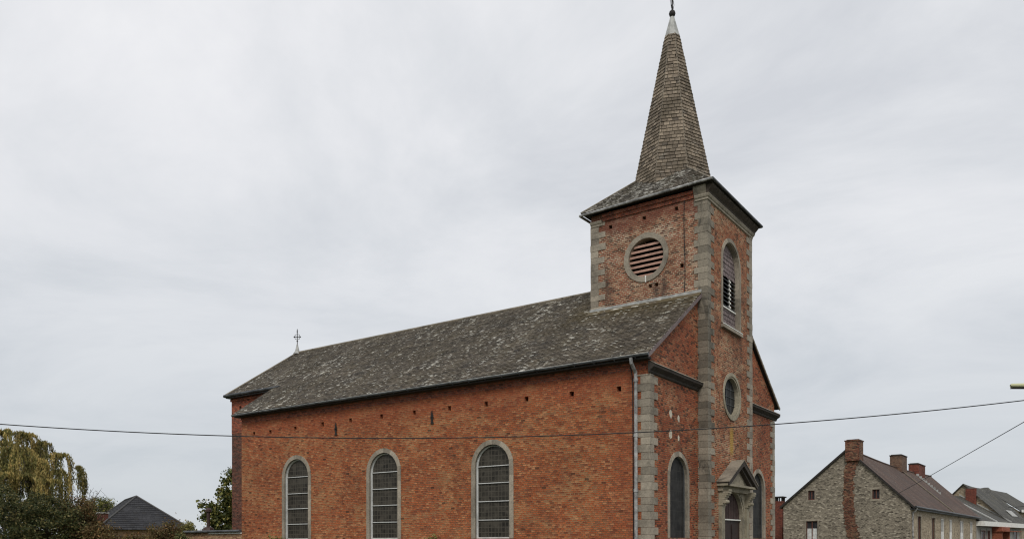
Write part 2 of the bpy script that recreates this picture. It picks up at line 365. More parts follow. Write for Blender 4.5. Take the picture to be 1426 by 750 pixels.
def arch(c, z0, zs, r, nj=7, na=14, rx=None):   # loop: bottom-left, up, round, down to bottom-right
    rx = rx or r
    L = [(c-rx, z0+(zs-z0)*i/nj) for i in range(nj)]
    L += [(c-rx*math.cos(math.pi*i/na), zs+r*math.sin(math.pi*i/na)) for i in range(na+1)]
    L += [(c+rx, zs-(zs-z0)*(i+1)/nj) for i in range(nj)]
    return L
def circ(c, z, rx, rz, n=32): return [(c+rx*math.cos(2*math.pi*i/n), z+rz*math.sin(2*math.pi*i/n)) for i in range(n)]
def rect(s0, s1, z0, z1): return [(s0, z0), (s0, z1), (s1, z1), (s1, z0)]
def area(l): return sum(l[i][0]*l[(i+1) % len(l)][1]-l[(i+1) % len(l)][0]*l[i][1] for i in range(len(l)))
def wall(mb, mp, outer, holes=(), depth=.3, mi=0):
    """holes: list of (loop, reveal depth, cap material index or None)"""
    loops = [outer if area(outer) > 0 else outer[::-1]] + [(l if area(l) < 0 else l[::-1]) for l, _, _ in holes]
    flat = [p for l in loops for p in l]
    tri = tessellate_polygon([[Vector((p[0], p[1], 0)) for p in l] for l in loops])
    mb.add([mp(p[0], p[1], 0) for p in flat], [t for t in tri], mi)
    for l, d, cap in holes:
        n = len(l)
        mb.add([mp(*p, 0) for p in l]+[mp(*p, -d) for p in l], [(i, (i+1) % n, n+(i+1) % n, n+i) for i in range(n)], mi)
        if cap is not None: mb.poly([mp(*p, -d) for p in l], cap)
def band(mb, mp, lo, li, d0, d1, closed=False, group=2, mi=0, jit=.004):
    """stone surround: loop lo outside, li inside, face proud by d0, reveal back to d1"""
    n = len(lo); segs = n if closed else n-1; i = 0
    while i < segs:
        k = min(group, segs-i); idx = [(i+j) % n for j in range(k+1)]; e = d0+random.uniform(0, jit)
        O = [mp(*lo[j], e) for j in idx]; I = [mp(*li[j], e) for j in idx]
        Ob = [mp(*lo[j], -.02) for j in idx]; Ib = [mp(*li[j], d1) for j in idx]; m_ = k+1
        pts = O+I+Ob+Ib; fs = []
        for j in range(k): fs += [(j, j+1, m_+j+1, m_+j), (j, 2*m_+j, 2*m_+j+1, j+1), (m_+j, m_+j+1, 3*m_+j+1, 3*m_+j)]
        mb.add(pts, fs, mi); i += k
def clip_u(poly, v):
    xs = []
    for i in range(len(poly)):
        (u0, v0), (u1, v1) = poly[i], poly[(i+1) % len(poly)]
        if abs(v1-v0) < 1e-9: continue
        t = (v-v0)/(v1-v0)
        if -1e-6 <= t <= 1+1e-6: xs.append(u0+(u1-u0)*t)
    return (min(xs), max(xs)) if len(xs) > 1 else None
def slates(mb, P3, e=.14, w_=.22, lift=.02, slip=.02, mi=0):
    """cover the convex planar polygon P3 (first edge = eave) with overlapping slates"""
    P3 = [Vector(p) for p in P3]; o = P3[0]; U = (P3[1]-P3[0]).normalized()
    n = None
    for q in P3[2:]:
        c = U.cross(q-o)
        if c.length > 1e-4: n = c.normalized(); break
    if n.z < 0: n = -n
    V = n.cross(U)
    if V.dot(P3[2]-o) < 0: V = -V
    poly = [((p-o).dot(U), (p-o).dot(V)) for p in P3]
    vm = max(v for _, v in poly); r = 0; v = 0.
    while v < vm-.01:
        v2 = min(v+e, vm-.002); a = clip_u(poly, v+.001); b_ = clip_u(poly, v2)
        if not a or not b_: break
        u = a[0]-w_*random.uniform(.0, 1.)-w_; vj = random.uniform(-.012, .012); umax = max(a[1], b_[1])
        while u < umax:
            u2 = u+w_-.016
            q = [max(u, a[0]), min(u2, a[1]), min(u2, b_[1]), max(u, b_[0])]
            if q[1]-q[0] > .005 or q[2]-q[3] > .005:
                if q[1] < q[0]: q[0] = q[1] = (q[0]+q[1])/2
                if q[2] < q[3]: q[2] = q[3] = (q[2]+q[3])/2
                l = lift+random.uniform(-.004, .008); dv = random.uniform(-.012, .008); dd = random.uniform(-slip, slip)*.3
                pts = [o+U*q[0]+V*(v+dv+vj)+n*l, o+U*q[1]+V*(v+dv+dd+vj)+n*l, o+U*q[2]+V*v2+n*.005, o+U*q[3]+V*v2+n*.005,
                       o+U*q[0]+V*(v+dv)+n*.001, o+U*q[1]+V*(v+dv+dd)+n*.001]
                mb.add(pts, [(0, 1, 2, 3), (4, 5, 1, 0)], mi)
            u += w_
        v += e; r += 1

# ------------------------------------------------------------------ setting
g = MB(); g.poly([(-900, -900, 0), (900, -900, 0), (900, 900, 0), (-900, 900, 0)]); tag(g.build('ground', grass_m), kind='structure')
# a road along the front of the church and a footpath along its side
g = MB(); g.poly([(-200, -13.5, .004), (200, -13.5, .004), (200, -5.5, .004), (-200, -5.5, .004)]); tag(g.build('road', asphalt), kind='structure')
g = MB()
g.prism([(-200, -5.35, 0), (200, -5.35, 0), (200, -2.9, 0), (-200, -2.9, 0)], (0, 0, .12)); tag(g.build('pavement', paving), kind='structure')
g = MB(); g.box(-200, 200, -5.5, -5.352, 0, .125); tag(g.build('kerb', kerb_m), kind='structure')
g = MB(); g.box(-2.2, -.9, -2.9, 20, 0, .06); tag(g.build('footpath', paving), kind='structure')
g = MB()
for i in range(40): g.box(-200+i*10, -197+i*10, -9.56, -9.44, .003, .009)
tag(g.build('road_marking', paint_m), kind='structure')

# ------------------------------------------------------------------ church
L, W, HG, HR, OG = 21.21, 12.9, 7.80, 12.43, .35
TA, TB, TP, TQ, TH = 4.03, 8.81, .366, 4.456, 14.62
SL = (HR-HG)/(W/2+OG)
roofz = lambda X: HG+SL*(X+OG)
ch = empty('brick_church', (0, 0, 0), 0, 'long red brick church with slate roof and a square front tower under a spire', 'church')
mside = lambda s, z, d: (-d, s, z)
mfront = lambda s, z, d: (s, -d, z)
mtside = lambda s, z, d: (TA-d, s, z)
mtfront = lambda s, z, d: (s, -TP-d, z)
PUT = [(1.12, 6.81), (2.96, 6.84), (4.85, 6.86), (6.66, 6.86), (8.43, 6.87), (10.24, 6.87), (12.05, 6.89), (13.85, 6.88), (15.59, 6.87), (17.38, 6.83), (19.12, 6.81), (20.3, 6.82)]
def put(l, s=.085): return [(rect(a-s*random.uniform(.8, 1.2), a+s, b-s*random.uniform(.9, 1.3), b+s), .22, 1) for a, b in l]
WIN = [(6.39, 4.55), (11.93, 4.6), (17.30, 4.66)]; WR = .79
m = MB()
wins = [(arch(c, 1.86, zs, WR+.01), .3, None) for c, zs in WIN]
wall(m, mside, rect(0, L, 0, 7.35), wins+put(PUT))
m.box(.12, .13, -.0+.05, L, 7.2, 7.8)
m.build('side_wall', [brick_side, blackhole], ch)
m = MB()
wall(m, mside, rect(0, L, 7.35, 7.76)); m.box(-.035, 0.002, .02, L, 7.52, 7.60); m.box(-.07, 0.001, .02, L, 7.601, 7.70)
m.build('brick_cornice', brick_top, ch)
m = MB()
for s in (1, -1):
    pass
wall(m, mfront, [(0, 0), (TA, 0), (TA, roofz(TA)-.1), (0, roofz(0)-.1)], [(arch(2.27, 1.86, 3.95, .75), .3, None)])
wall(m, mfront, [(TB, 0), (W, 0), (W, roofz(0)-.1), (TB, roofz(W-TB)-.1)], [(arch(10.68, 1.86, 3.95, .75), .3, None)])
m.build('front_wall', brick_front, ch)
m = MB()
m.poly([(W, 0, 0), (W, L, 0), (W, L, 7.76), (W, 0, 7.76)])
m.poly([(0, L, 0), (W, L, 0), (W, L, 7.76), (W/2, L, roofz(W/2)-.1), (0, L, 7.76)])
m.build('rear_wall', brick_old, ch)

# roofs
m = MB()
YE = L+.10
m.prism([(-OG, -.12, HG), (-OG, YE, HG), (W/2, YE, HR), (W/2, -.12, HR)], (0, 0, -.07))
m.prism([(W+OG, -.12, HG), (W+OG, YE, HG), (W/2+.001, YE, HR), (W/2+.001, -.12, HR)], (0, 0, -.05), 0)
roof = m.build('nave_roof', soffit, ch)
m = MB()
slates(m, [(-OG-.04, YE+.02, HG-.02), (-OG-.04, -.16, HG-.02), (TA-.01, -.16, roofz(TA-.01)), (TA-.01, YE+.02, roofz(TA-.01))], .145, .235)
slates(m, [(TA-.01, YE+.02, roofz(TA-.01)), (TA-.01, TQ+.01, roofz(TA-.01)), (W/2, TQ+.01, HR), (W/2, YE+.02, HR)], .145, .235)
slates(m, [(W+OG+.04, YE, HG-.02), (W+OG+.04, -.16, HG-.02), (W/2, -.16, HR), (W/2, YE, HR)], .3, .45)
m.build('slate_courses', slate_nave, roof)
m = MB(); m.tube([(W/2, TQ, HR+.02), (W/2, 24.9, HR+.02)], .07, 8); m.build('ridge_cap', stone_dark, roof)
# verge boards at the front gable
for sgn in (1, -1):
    X0, X1 = (-OG, TA) if sgn == 1 else (W+OG, TB)
    zf = lambda X: roofz(X if sgn == 1 else W-X)
    m = MB(); m.prism([(X0, -.165, zf(X0)-.0), (X1, -.165, zf(X1)-.0), (X1, -.165, zf(X1)-(.15 if sgn == 1 else .09)), (X0, -.165, zf(X0)-(.15 if sgn == 1 else .09))], (0, .04, 0)); m.build('verge_board', slate_purple if sgn == 1 else stone_dark, ch)
# choir
CX, CY, CH = 2.4, 25.28, 9.42
m = MB(); wall(m, lambda s, z, d: (CX-d, s, z), rect(L, CY, 0, CH-.02), put([(21.0+3.6, 8.75)]) + [])
m.poly([(CX, CY, 0), (W-CX, CY, 0), (W-CX, CY, CH-.02), (CX, CY, CH-.02)]); m.poly([(W-CX, L, 0), (W-CX, CY, 0), (W-CX, CY, CH-.02), (W-CX, L, CH-.02)])
m.build('choir_wall', [brick_old, blackhole], ch)
m = MB(); wall(m, lambda s, z, d: (CX-.012-d, s, z), rect(L+.03, CY+.004, 7.45, CH-.05), put([(24.55, 8.78)], .09)); m.box(CX-.07, CX-.01, L+.03, CY+.05, CH-.28, CH-.16); m.build('choir_cornice', [brick_top, blackhole], ch)
AP = 24.9; e = .33; zc = CH+.02
sl2 = (HR-zc)/(W/2-CX+e); ye = CY+.08
m = MB()
A, B_, C_, D_ = (CX-e, 20.9, zc), (CX-e, ye, zc), (W-CX+e, ye, zc), (W-CX+e, 20.9, zc)
RG, RA = (W/2, 20.9, HR), (W/2, AP, HR)
m.add([A, B_, C_, D_, RG, RA], [(0, 1, 5, 4), (1, 2, 5), (3, 4, 5, 2), (0, 3, 2, 1)])
cr = m.build('choir_roof', soffit, ch)
m = MB(); slates(m, [B_, A, RG, RA], .145, .235); slates(m, [B_, C_, RA], .145, .235); m.build('slate_courses', slate_nave, cr)
m = MB(); m.tube([(CX-e-.06, 20.95, zc-.04), (CX-e-.06, ye+.03, zc-.04)], .075, 8); m.tube([(CX-e-.06, ye+.06, zc-.04), (W-CX+e, ye+.06, zc-.04)], .075, 8)
m.box(CX-e+.01, CX-.001, 21, ye, zc-.16, zc-.06); m.build('choir_gutter', gutter_m, ch)
m = MB(); m.tube([Vector(B_)+Vector((0, 0, .03)), Vector(RA)+Vector((0, 0, .03))], .045, 6); m.build('hip_cap', stone_dark, cr)
# nave gutter and soffit; the black shadow under the eave is in their colour
m = MB(); m.tube([(-OG-.07, -.16, HG-.06), (-OG-.07, L/2, HG-.08), (-OG-.07, L+.16, HG-.1)], .05, 10)
for i in range(28): m.tube([(-OG+.02, .3+i*.76, HG-.02), (-OG-.09, .3+i*.76, HG-.15), (-OG-.19, .3+i*.76, HG-.05)], .012, 4)
m.build('gutter', gutter_m, ch)
m = MB(); m.tube([(-OG-.118, -.16, HG-.035), (-OG-.118, L/2, HG-.055), (-OG-.118, L+.16, HG-.075)], .014, 6); m.build('gutter_rim', lead, ch)
m = MB(); m.box(-OG+.0, -.073, -.1, L+.08, HG-.18, HG-.115); m.build('soffit', soffit, ch)
# downpipe
m = MB(); yp = .44
m.tube([(-OG-.09, yp+.02, HG-.12), (-OG-.08, yp, HG-.3), (-.13, yp, HG-.55), (-.12, yp, HG-.8), (-.12, yp, .1)], .058, 10)
for z in (7.0, 5.2, 3.4, 1.6): m.lathe((-.12, yp, z), [(.058, -.06), (.075, -.05), (.075, .05), (.058, .06)], 12); m.box(-.07, 0, yp-.02, yp+.02, z-.02, z+.02)
m.build('downpipe', zinc, ch, )
m = MB(); m.tube([(-.02, .70, 7.6), (-.03, .62, 7.2), (-.02, .60, 6.8), (-.02, .58, .2)], .017, 5); m.build('drain_cable', cable_m, ch)
# string course across the front gable
prof = [(0, 7.20), (.05, 7.22), (.07, 7.29), (.14, 7.34), (.21, 7.39), (.22, 7.47), (.20, 7.50), (0, 7.6)]
for nm, xa, xb in (('string_course', -.12, TA-.002), ('string_course', TB+.002, W+.2)):
    m = MB(); m.prism([(xa, -d, z) for d, z in prof], (xb-xa, 0, 0)); m.build(nm, stone_black, ch)  # near-black colour includes the shade on the underside of the course
m = MB(); m.prism([(-.14, -.24, 7.478), (-.14, -.20, 7.52), (-.14, 0, 7.63)], (TA+.13, 0, 0)); m.build('course_capping', stone_dark, ch)
m = MB(); m.prism([(TB+.003, -.24, 7.478), (TB+.003, -.20, 7.52), (TB+.003, 0, 7.63)], (W+.23-TB, 0, 0)); m.build('course_capping', stone_dark, ch)

# quoins -----------------------------------------------------------
def quoin(X, Y, sx, sy, z0, z1, l1, s1, l2, s2, mat, hh=.245, name='quoin', pr=.022, front_only=False, side_only=False):
    """corner at (X,Y); stones run sx along x by l1/s1 and sy along y by s2/l2"""
    m = MB(); z = z0; i = 0
    while z < z1-.05:
        zt = min(z+hh*random.uniform(.93, 1.07), z1); a, b_ = (l1, s2) if i % 2 == 0 else (s1, l2)
        a *= random.uniform(.94, 1.06); b_ *= random.uniform(.94, 1.06); q = pr+random.uniform(-.006, .008)
        xs = sorted((X-sx*q, X+sx*a)); ys = sorted((Y-sy*q, Y+sy*b_)); t = q+.02
        # L-shaped block
        P = [(X-sx*q, Y-sy*q), (X+sx*a, Y-sy*q), (X+sx*a, Y+sy*.01), (X+sx*.01, Y+sy*.01), (X+sx*.01, Y+sy*b_), (X-sx*q, Y+sy*b_)]
        m.prism([(x, y, z+.005) for x, y in P], (0, 0, zt-z-.01)); z = zt; i += 1
    return m.build(name, mat, ch)
quoin(0, 0, 1, 1, 0, 7.20, .56, .29, .46, .31, stone)
quoin(W, 0, -1, 1, 0, 7.20, .56, .29, .46, .31, stone)
quoin(TA, -TP, 1, 1, 0, TH-.4, .62, .30, .50, .34, stone_dark)
quoin(TB, -TP, -1, 1, 0, TH-.4, .60, .30, .50, .34, stone)
quoin(TA, TQ, 1, -1, 9.5, TH-.2, .3, .3, .62, .34, stone)
# tower ------------------------------------------------------------
m = MB()
CC, CZ = 2.07, 12.53
wall(m, mtside, rect(-TP, TQ, 0, TH), [(circ(CC, CZ, .74, .74), .4, None)] + put([(3.6, 14.03), (2.15, 14.05), (.83, 14.1), (.62, 11.95), (1.9, 11.42), (1.65, 11.42)], .07))
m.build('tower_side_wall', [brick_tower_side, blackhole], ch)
m = MB()
BC, OC = 6.42, 6.50
wall(m, mtfront, rect(TA, TB, 0, TH), [(arch(BC, 9.98, 12.36, .90), .42, None), (circ(OC, 7.33, .82, .80), .4, None), (arch(6.62, 0, 2.60, 1.06, nj=5), .6, None)])
m.build('tower_front_wall', brick_tower_front, ch)
m = MB(); m.poly([(TB, -TP, 0), (TB, TQ, 0), (TB, TQ, TH), (TB, -TP, TH)]); m.poly([(TA, TQ, 0), (TB, TQ, 0), (TB, TQ, TH), (TA, TQ, TH)]); m.build('tower_rear_wall', brick_old, ch)
# lead flashing where the roof meets the tower
m = MB(); zr = roofz(TA)
m.box(TA-.05, TA+.0-.002, -.16, TQ+.06, zr-.05, zr+.13); m.prism([(TA-.30, -.17, roofz(TA-.30)+.035), (TA-.30, TQ+.1, roofz(TA-.30)+.035), (TA-.03, TQ+.1, zr+.03), (TA-.03, -.17, zr+.03)], (0, 0, .012), 1)
m.build('flashing', [lead, slate_nave], ch)
# lightning conductor
m = MB(); pth = [(TA-.03, .5+.05*math.sin(i*1.3)*.4, z) for i, z in enumerate([14.5, 13.6, 12.9, 12.2, 11.5, 10.9])]; m.tube(pth, .014, 5); m.build('lightning_conductor', cable_m, ch)
# tower cornice
m = MB()
ot, zt = .30, 14.68
prof = [(0, 14.14), (.05, 14.16), (.05, 14.23), (.08, 14.25), (.11, 14.32), (.11, 14.35), (0, 14.35)]
m.prism([(TA-.0, -TP-d, z) for d, z in prof], (TB-TA, 0, 0))
for c, s_ in ((TA, -1), (TB, 1)):          # returns at the corners
    m.prism([(c+s_*d, -TP+.001, z) for d, z in prof], (0, .46 if s_ == -1 else 2., 0))
    n = len(prof); pts = [(c, -TP-d, z) for d, z in prof]+[(c+s_*d, -TP-d, z) for d, z in prof]+[(c+s_*d, -TP, z) for d, z in prof]
    m.add(pts, [(i, i+1, n+i+1, n+i) for i in range(n-1)]+[(n+i, n+i+1, 2*n+i+1, 2*n+i) for i in range(n-1)])
m.build('tower_cornice', stone, ch)
m = MB(); m.prism([(TA-d, TQ-.5, z) for d, z in prof], (0, .5, 0)); m.build('cornice_return', stone, ch)
m = MB(); m.prism([(TA-.10, -TP-d, z) for d, z in [(.001, 14.352), (.07, 14.352), (.10, 14.44), (.20, 14.54), (.25, 14.60), (.25, 14.662), (.001, 14.662)]], (TB-TA+.30, 0, 0)); m.build('cornice_board', cornice_m, ch)
m = MB(); m.prism([(TA-d, -TP-.0, z) for d, z in [(.001, 14.352), (.06, 14.352), (.10, 14.44), (.16, 14.56), (.16, 14.662), (.001, 14.662)]], (0, .48, 0)); m.build('cornice_return', stone, ch)
m = MB(); m.box(TA-.10, TA-.001, -TP+.50, TQ-.52, 14.45, 14.58); m.box(TA-.05, TA-.001, -TP+.50, TQ-.52, 14.30, 14.448); m.build('tower_brick_cornice', brick_top, ch)
x0, x1, y0, y1 = TA-ot, TB+ot, -TP-ot, TQ+ot
m = MB()
m.box(x0+.03, x1-.03, y0+.03, y1-.03, 14.665, 14.70); m.build('tower_soffit', soffit, ch)
m = MB(); c4 = [(x0-.03, y0-.03, zt+.05), (x1+.03, y0-.03, zt), (x1+.03, y1+.03, zt-.02), (x0-.03, y1+.03, zt-.06)]
for i in (0, 3): m.tube([c4[i], c4[(i+1) % 4]], .05, 8, 1 if i == 0 else 0)
m.tube([c4[1], c4[2]], .05, 8); m.tube([c4[2], c4[3]], .05, 8)
m.build('tower_gutter', [zinc, gutter_m], ch)
# skirt roof and spire
SX, SY = (TA+TB)/2, (TP*-1+TQ)/2
hx = (x1-x0)/2; K = .9
m = MB(); zi = zt+.02+K*(hx-1.0)
q0 = [(x0, y0, zt+.03), (x1, y0, zt+.03), (x1, y1, zt+.03), (x0, y1, zt+.03)]
q1 = [(SX-1, SY-1, zi), (SX+1, SY-1, zi), (SX+1, SY+1, zi), (SX-1, SY+1, zi)]
m.add(q0+q1, [(i, (i+1) % 4, 4+(i+1) % 4, 4+i) for i in range(4)]+[(0, 3, 2, 1)])
sk = m.build('skirt_roof', slate_skirt, ch)
m = MB()
for i in range(4): slates(m, [q0[i], q0[(i+1) % 4], q1[(i+1) % 4], q1[i]], .13, .2, .022, .04)
m.build('slate_courses', slate_skirt, sk)
for i in range(4): m = MB(); m.tube([Vector(q0[i])+Vector((0, 0, .03)), Vector(q1[i])+Vector((0, 0, .03))], .03, 6); m.build('hip_cap', stone_dark, sk)
zb, rb, zm, rm, zs_, rs_ = 15.4, 1.72, 22.15, .285, 22.92, .085
ring = lambda r, z: [(SX+r*math.cos(k*math.pi/4), SY+r*math.sin(k*math.pi/4), z) for k in range(8)]
m = MB(); a, b_ = ring(rb-.02, zb), ring(rm-.02, zm)
m.add(a+b_, [(k, (k+1) % 8, 8+(k+1) % 8, 8+k) for k in range(8)])
sp = m.build('spire', soffit, ch)
m = MB(); a, b_ = ring(rb, zb), ring(rm, zm)
for k in range(8): slates(m, [a[k], a[(k+1) % 8], b_[(k+1) % 8], b_[k]], .15, .21, .03, .02)
m.build('slate_courses', slate_spire, sp)
for k in range(8): m = MB(); m.tube([a[k], b_[k]], .018, 5); m.build('lead_hip', stone_dark, sp)
m = MB(); a, b_ = ring(rm+.03, zm-.06), ring(rs_, zs_)
m.add(a+b_, [(k, (k+1) % 8, 8+(k+1) % 8, 8+k) for k in range(8)]+[tuple(range(8, 16))]); m.build('lead_cap', lead, sp)
m = MB(); m.lathe((SX, SY, 23.06), [(.001, -.14), (.06, -.13), (.11, -.085), (.135, 0), (.11, .085), (.06, .125), (.001, .14)], 16); m.build('finial_ball', iron, sp, True)
m = MB(); m.tube([(SX, SY, 23.15), (SX, SY, 25.0)], .035, 6)
for z in (23.28, 23.36): m.tube([(SX-.09, SY, z), (SX, SY, z+.03), (SX+.09, SY, z)], .02, 5)
m.tube([(SX-.45, SY, 24.3), (SX+.45, SY, 24.3)], .03, 6)
for s in (-1, 1): m.tube([(SX+s*.1, SY, 23.3), (SX+s*.18, SY, 23.5), (SX+s*.03, SY, 23.75)], .012, 5); m.tube([(SX+s*.3, SY, 24.3), (SX, SY, 24.6)], .012, 5)
m.build('spire_cross', iron, sp)
m = MB(); m.tube([(5.95, 1.7, 21.0), (5.8, 1.6, 21.05), (5.78, 1.6, 21.15)], .012, 4); m.build('roof_hook', iron, sp)
# ridge cross
m = MB(); X, Y, Z = W/2, 24.9, HR
m.lathe((X, Y, Z), [(.24, -.05), (.12, .12), (.09, .26), (.05, .42), (.045, .5)], 10)
cb = m.build('cross_base', lead, ch)
m = MB(); rl = Vector((.576, -.817, 0)); c0 = Vector((X, Y, Z))
m.tube([c0+Vector((0, 0, .4)), c0+Vector((0, 0, 1.36))], .022, 6); m.tube([c0-rl*.17+Vector((0, 0, 0.92)), c0+rl*.17+Vector((0, 0, 0.92))], .022, 6)
for s in (-1, 1):
    m.lathe(tuple(c0+rl*.17*s+Vector((0, 0, 0.92))), [(.001, -.05), (.05, 0), (.001, .05)], 8)
    for q in (-1, 1): m.tube([c0+rl*s*.03+Vector((0, 0, 0.92+q*.14)), c0+rl*s*.12+Vector((0, 0, 0.92+q*.12)), c0+rl*s*.14+Vector((0, 0, 0.92+q*.03))], .014, 5)
m.lathe(tuple(c0+Vector((0, 0, .68))), [(.001, -.06), (.055, 0), (.001, .06)], 8); m.lathe(tuple(c0+Vector((0, 0, 1.22))), [(.001, -.05), (.05, 0), (.001, .05)], 8)
m.build('ridge_cross', iron, ch)

# church windows ----------------------------------------------------
def church_window(mp, c, z0, zs, r, fw_, bars, dep_, glass, name='arched_window', mat=stone, nbar=.022):
    m = MB(); band(m, mp, arch(c, z0, zs, r+fw_), arch(c, z0, zs, r), .02, -dep_, group=2)
    m.prism([mp(c-r-fw_-.0, z0-.2, .05), mp(c+r+fw_, z0-.2, .05), mp(c+r+fw_, z0-.03, .06), mp(c-r-fw_, z0-.03, .06)], Vector(mp(0, 0, -dep_))-Vector(mp(0, 0, .05)))
    wd = m.build(name, mat, ch)
    m = MB(); a, b_ = arch(c, z0-.02, zs, r+.002), arch(c, z0, zs, r-.035)
    band(m, mp, a, b_, -dep_+.03, -dep_-.02, group=99, jit=0); m.build('sash', greyframe, wd)
    k = r-.035
    m = MB(); a, b_ = arch(c, z0, zs, r-.033), arch(c, z0, zs, r-.033-nbar)
    if nbar == 0: m = MB(); m.poly([mp(s, z, -dep_) for s, z in arch(c, z0-.02, zs, r)]); m.build('pane', glass, wd); return wd
    band(m, mp, a, b_, -dep_+.045, -dep_-.0, group=99, jit=0)
    for z in bars:
        hw = k if z <= zs else math.sqrt(max(k*k-(z-zs)**2, 0))
        P = [mp(c-hw, z-.014, -dep_+.05), mp(c+hw, z-.014, -dep_+.05), mp(c+hw, z+.014, -dep_+.05), mp(c-hw, z+.014, -dep_+.05)]
        m.prism(P, Vector(mp(0, 0, 0))-Vector(mp(0, 0, .03)))
    P = [mp(c-k, z0, -dep_+.05), mp(c+k, z0, -dep_+.05), mp(c+k, z0+.05, -dep_+.05), mp(c-k, z0+.05, -dep_+.05)]; m.prism(P, Vector(mp(0, 0, 0))-Vector(mp(0, 0, .03)))
    m.build('glazing_bar', barwhite, wd)
    m = MB(); L_ = arch(c, z0-.02, zs, r); m.poly([mp(s, z, -dep_) for s, z in L_]); m.build('pane', glass, wd)
    return wd
for c, zs in WIN: church_window(mside, c, 1.86, zs, WR, .18, [2.55+.0, 3.24, 3.92, zs], .13, leaded)
church_window(mfront, 2.27, 1.86, 3.95, .74, .17, [], .12, leaded_dark, nbar=0)
church_window(mfront, 10.68, 1.86, 3.95, .74, .17, [], .12, leaded_dark, nbar=0)
# oval window
m = MB(); band(m, mtfront, circ(OC, 7.33, .97, .92), circ(OC, 7.33, .84, .79), .03, -.02, True, 4); band(m, mtfront, circ(OC, 7.33, .84, .79), circ(OC, 7.33, .77, .72), .0, -.18, True, 4)
ov = m.build('round_window', stone_pale, ch)
m = MB(); m.poly([mtfront(*p, -.165) for p in circ(OC, 7.33, .8, .76)]); m.build('pane', leaded_dark, ov)
m = MB()
for z in (7.05, 7.35, 7.65): m.box(OC-.7, OC+.7, -TP+.14, -TP+.155, z-.01, z+.01)
for x in (-.2, .2): m.box(OC+x-.01, OC+x+.01, -TP+.137, -TP+.157, 6.65, 8.01)
m.build('glazing_bar', greyframe, ov)
# round louvred opening in the tower side
m = MB(); band(m, mtside, circ(CC, CZ, .93, .93), circ(CC, CZ, .73, .73), .035, -.3, True, 8)
lv = m.build('round_louvre', stone, ch)
m = MB(); n_ = 7
for i in range(n_):
    z = CZ-.66+i*.19; zc_ = z+.04-CZ; hw = math.sqrt(max(.74**2-zc_*zc_, .01))
    P = [(TA+.04, CC-hw, z-.045), (TA+.04, CC-hw, z+.035), (TA+.06, CC-hw, z+.05), (TA+.22, CC-hw, z+.10), (TA+.22, CC-hw, z+.08), (TA+.06, CC-hw, z-.035)]
    m.prism(P, (0, 2*hw, 0))
m.build('louvre_slat', louvre_m, lv)
m = MB(); m.poly([mtside(*p, -.38) for p in circ(CC, CZ, .8, .8)]); m.build('dark_interior', blackhole, lv)
m = MB(); m.box(TA-.06, TA-.0, CC-.02, CC+.02, CZ-.95, CZ-.70); m.build('key_clamp', whitewood, lv)
# belfry opening
m = MB(); a, b_ = arch(BC, 9.98, 12.36, 1.05), arch(BC, 9.98, 12.36, .90); band(m, mtfront, a, b_, .03, -.02, group=3); band(m, mtfront, arch(BC, 9.98, 12.36, .905), arch(BC, 9.98, 12.36, .87), .0, -.22, group=3)
m.prism([(BC-1.06, -TP-.12, 9.80), (BC+1.06, -TP-.12, 9.80), (BC+1.06, -TP-.10, 9.93), (BC-1.06, -TP-.10, 9.93)], (0, .5, 0))
bf = m.build('belfry_opening', stone, ch)
m = MB(); yb = -TP+.17
L_ = [(s, z) for s, z in arch(BC, 9.98, 12.36, .89, nj=12) if z >= 11.95]; m.poly([(s, yb, z) for s, z in L_]); lowp = MB(); lowp.poly([(BC-.88, yb, 9.95), (BC+.88, yb, 9.95), (BC+.88, yb, 10.75), (BC-.88, yb, 10.75)])
slates(lowp, [(BC-.87, yb-.02, 9.95), (BC+.87, yb-.02, 9.95), (BC+.87, yb-.001, 10.75), (BC-.87, yb-.001, 10.75)], .17, .2); lowp.build('slate_panel', slate_purple, bf)
slates(m, [(BC-.86, yb-.02, 11.95), (BC+.86, yb-.02, 11.95), (BC+.82, yb-.001, 12.62), (BC+.36, yb-.001, 13.1), (BC-.36, yb-.001, 13.1), (BC-.82, yb-.001, 12.62)], .17, .2)
m.build('slate_panel', slate_purple, bf)
m = MB()
for i in range(7): z = 10.82+i*.165; m.prism([(BC-.85, yb-.05, z), (BC-.85, yb-.05, z+.02), (BC-.85, yb+.13, z+.13), (BC-.85, yb+.13, z+.11)], (1.7, 0, 0))
m.build('louvre_slat', greyframe, bf)
m = MB()
for x in (-.62, .25):
    m.box(BC+x-.02, BC+x+.02, yb-.03, yb+.0, 10.75, 11.95)
    for i in range(7): z = 10.84+i*.165; m.prism([(BC+x-.035, yb-.07, z-.03), (BC+x-.035, yb-.07, z+.04), (BC+x-.035, yb+.05, z+.10), (BC+x-.035, yb+.05, z)], (.07, 0, 0))
m.box(BC-.86, BC+.86, yb-.06, yb-.0, 10.72, 10.77); m.box(BC-.86, BC+.86, yb-.1, yb, 9.93, 9.99); m.box(BC-1.05, BC+1.05, -TP-.11, -TP-.085, 9.931, 9.96)
m.build('white_lath', whitewood, bf)
m = MB(); m.poly([mtfront(s, z, -.56) for s, z in arch(BC, 9.98, 12.36, .9)]); m.build('dark_interior', blackhole, bf)
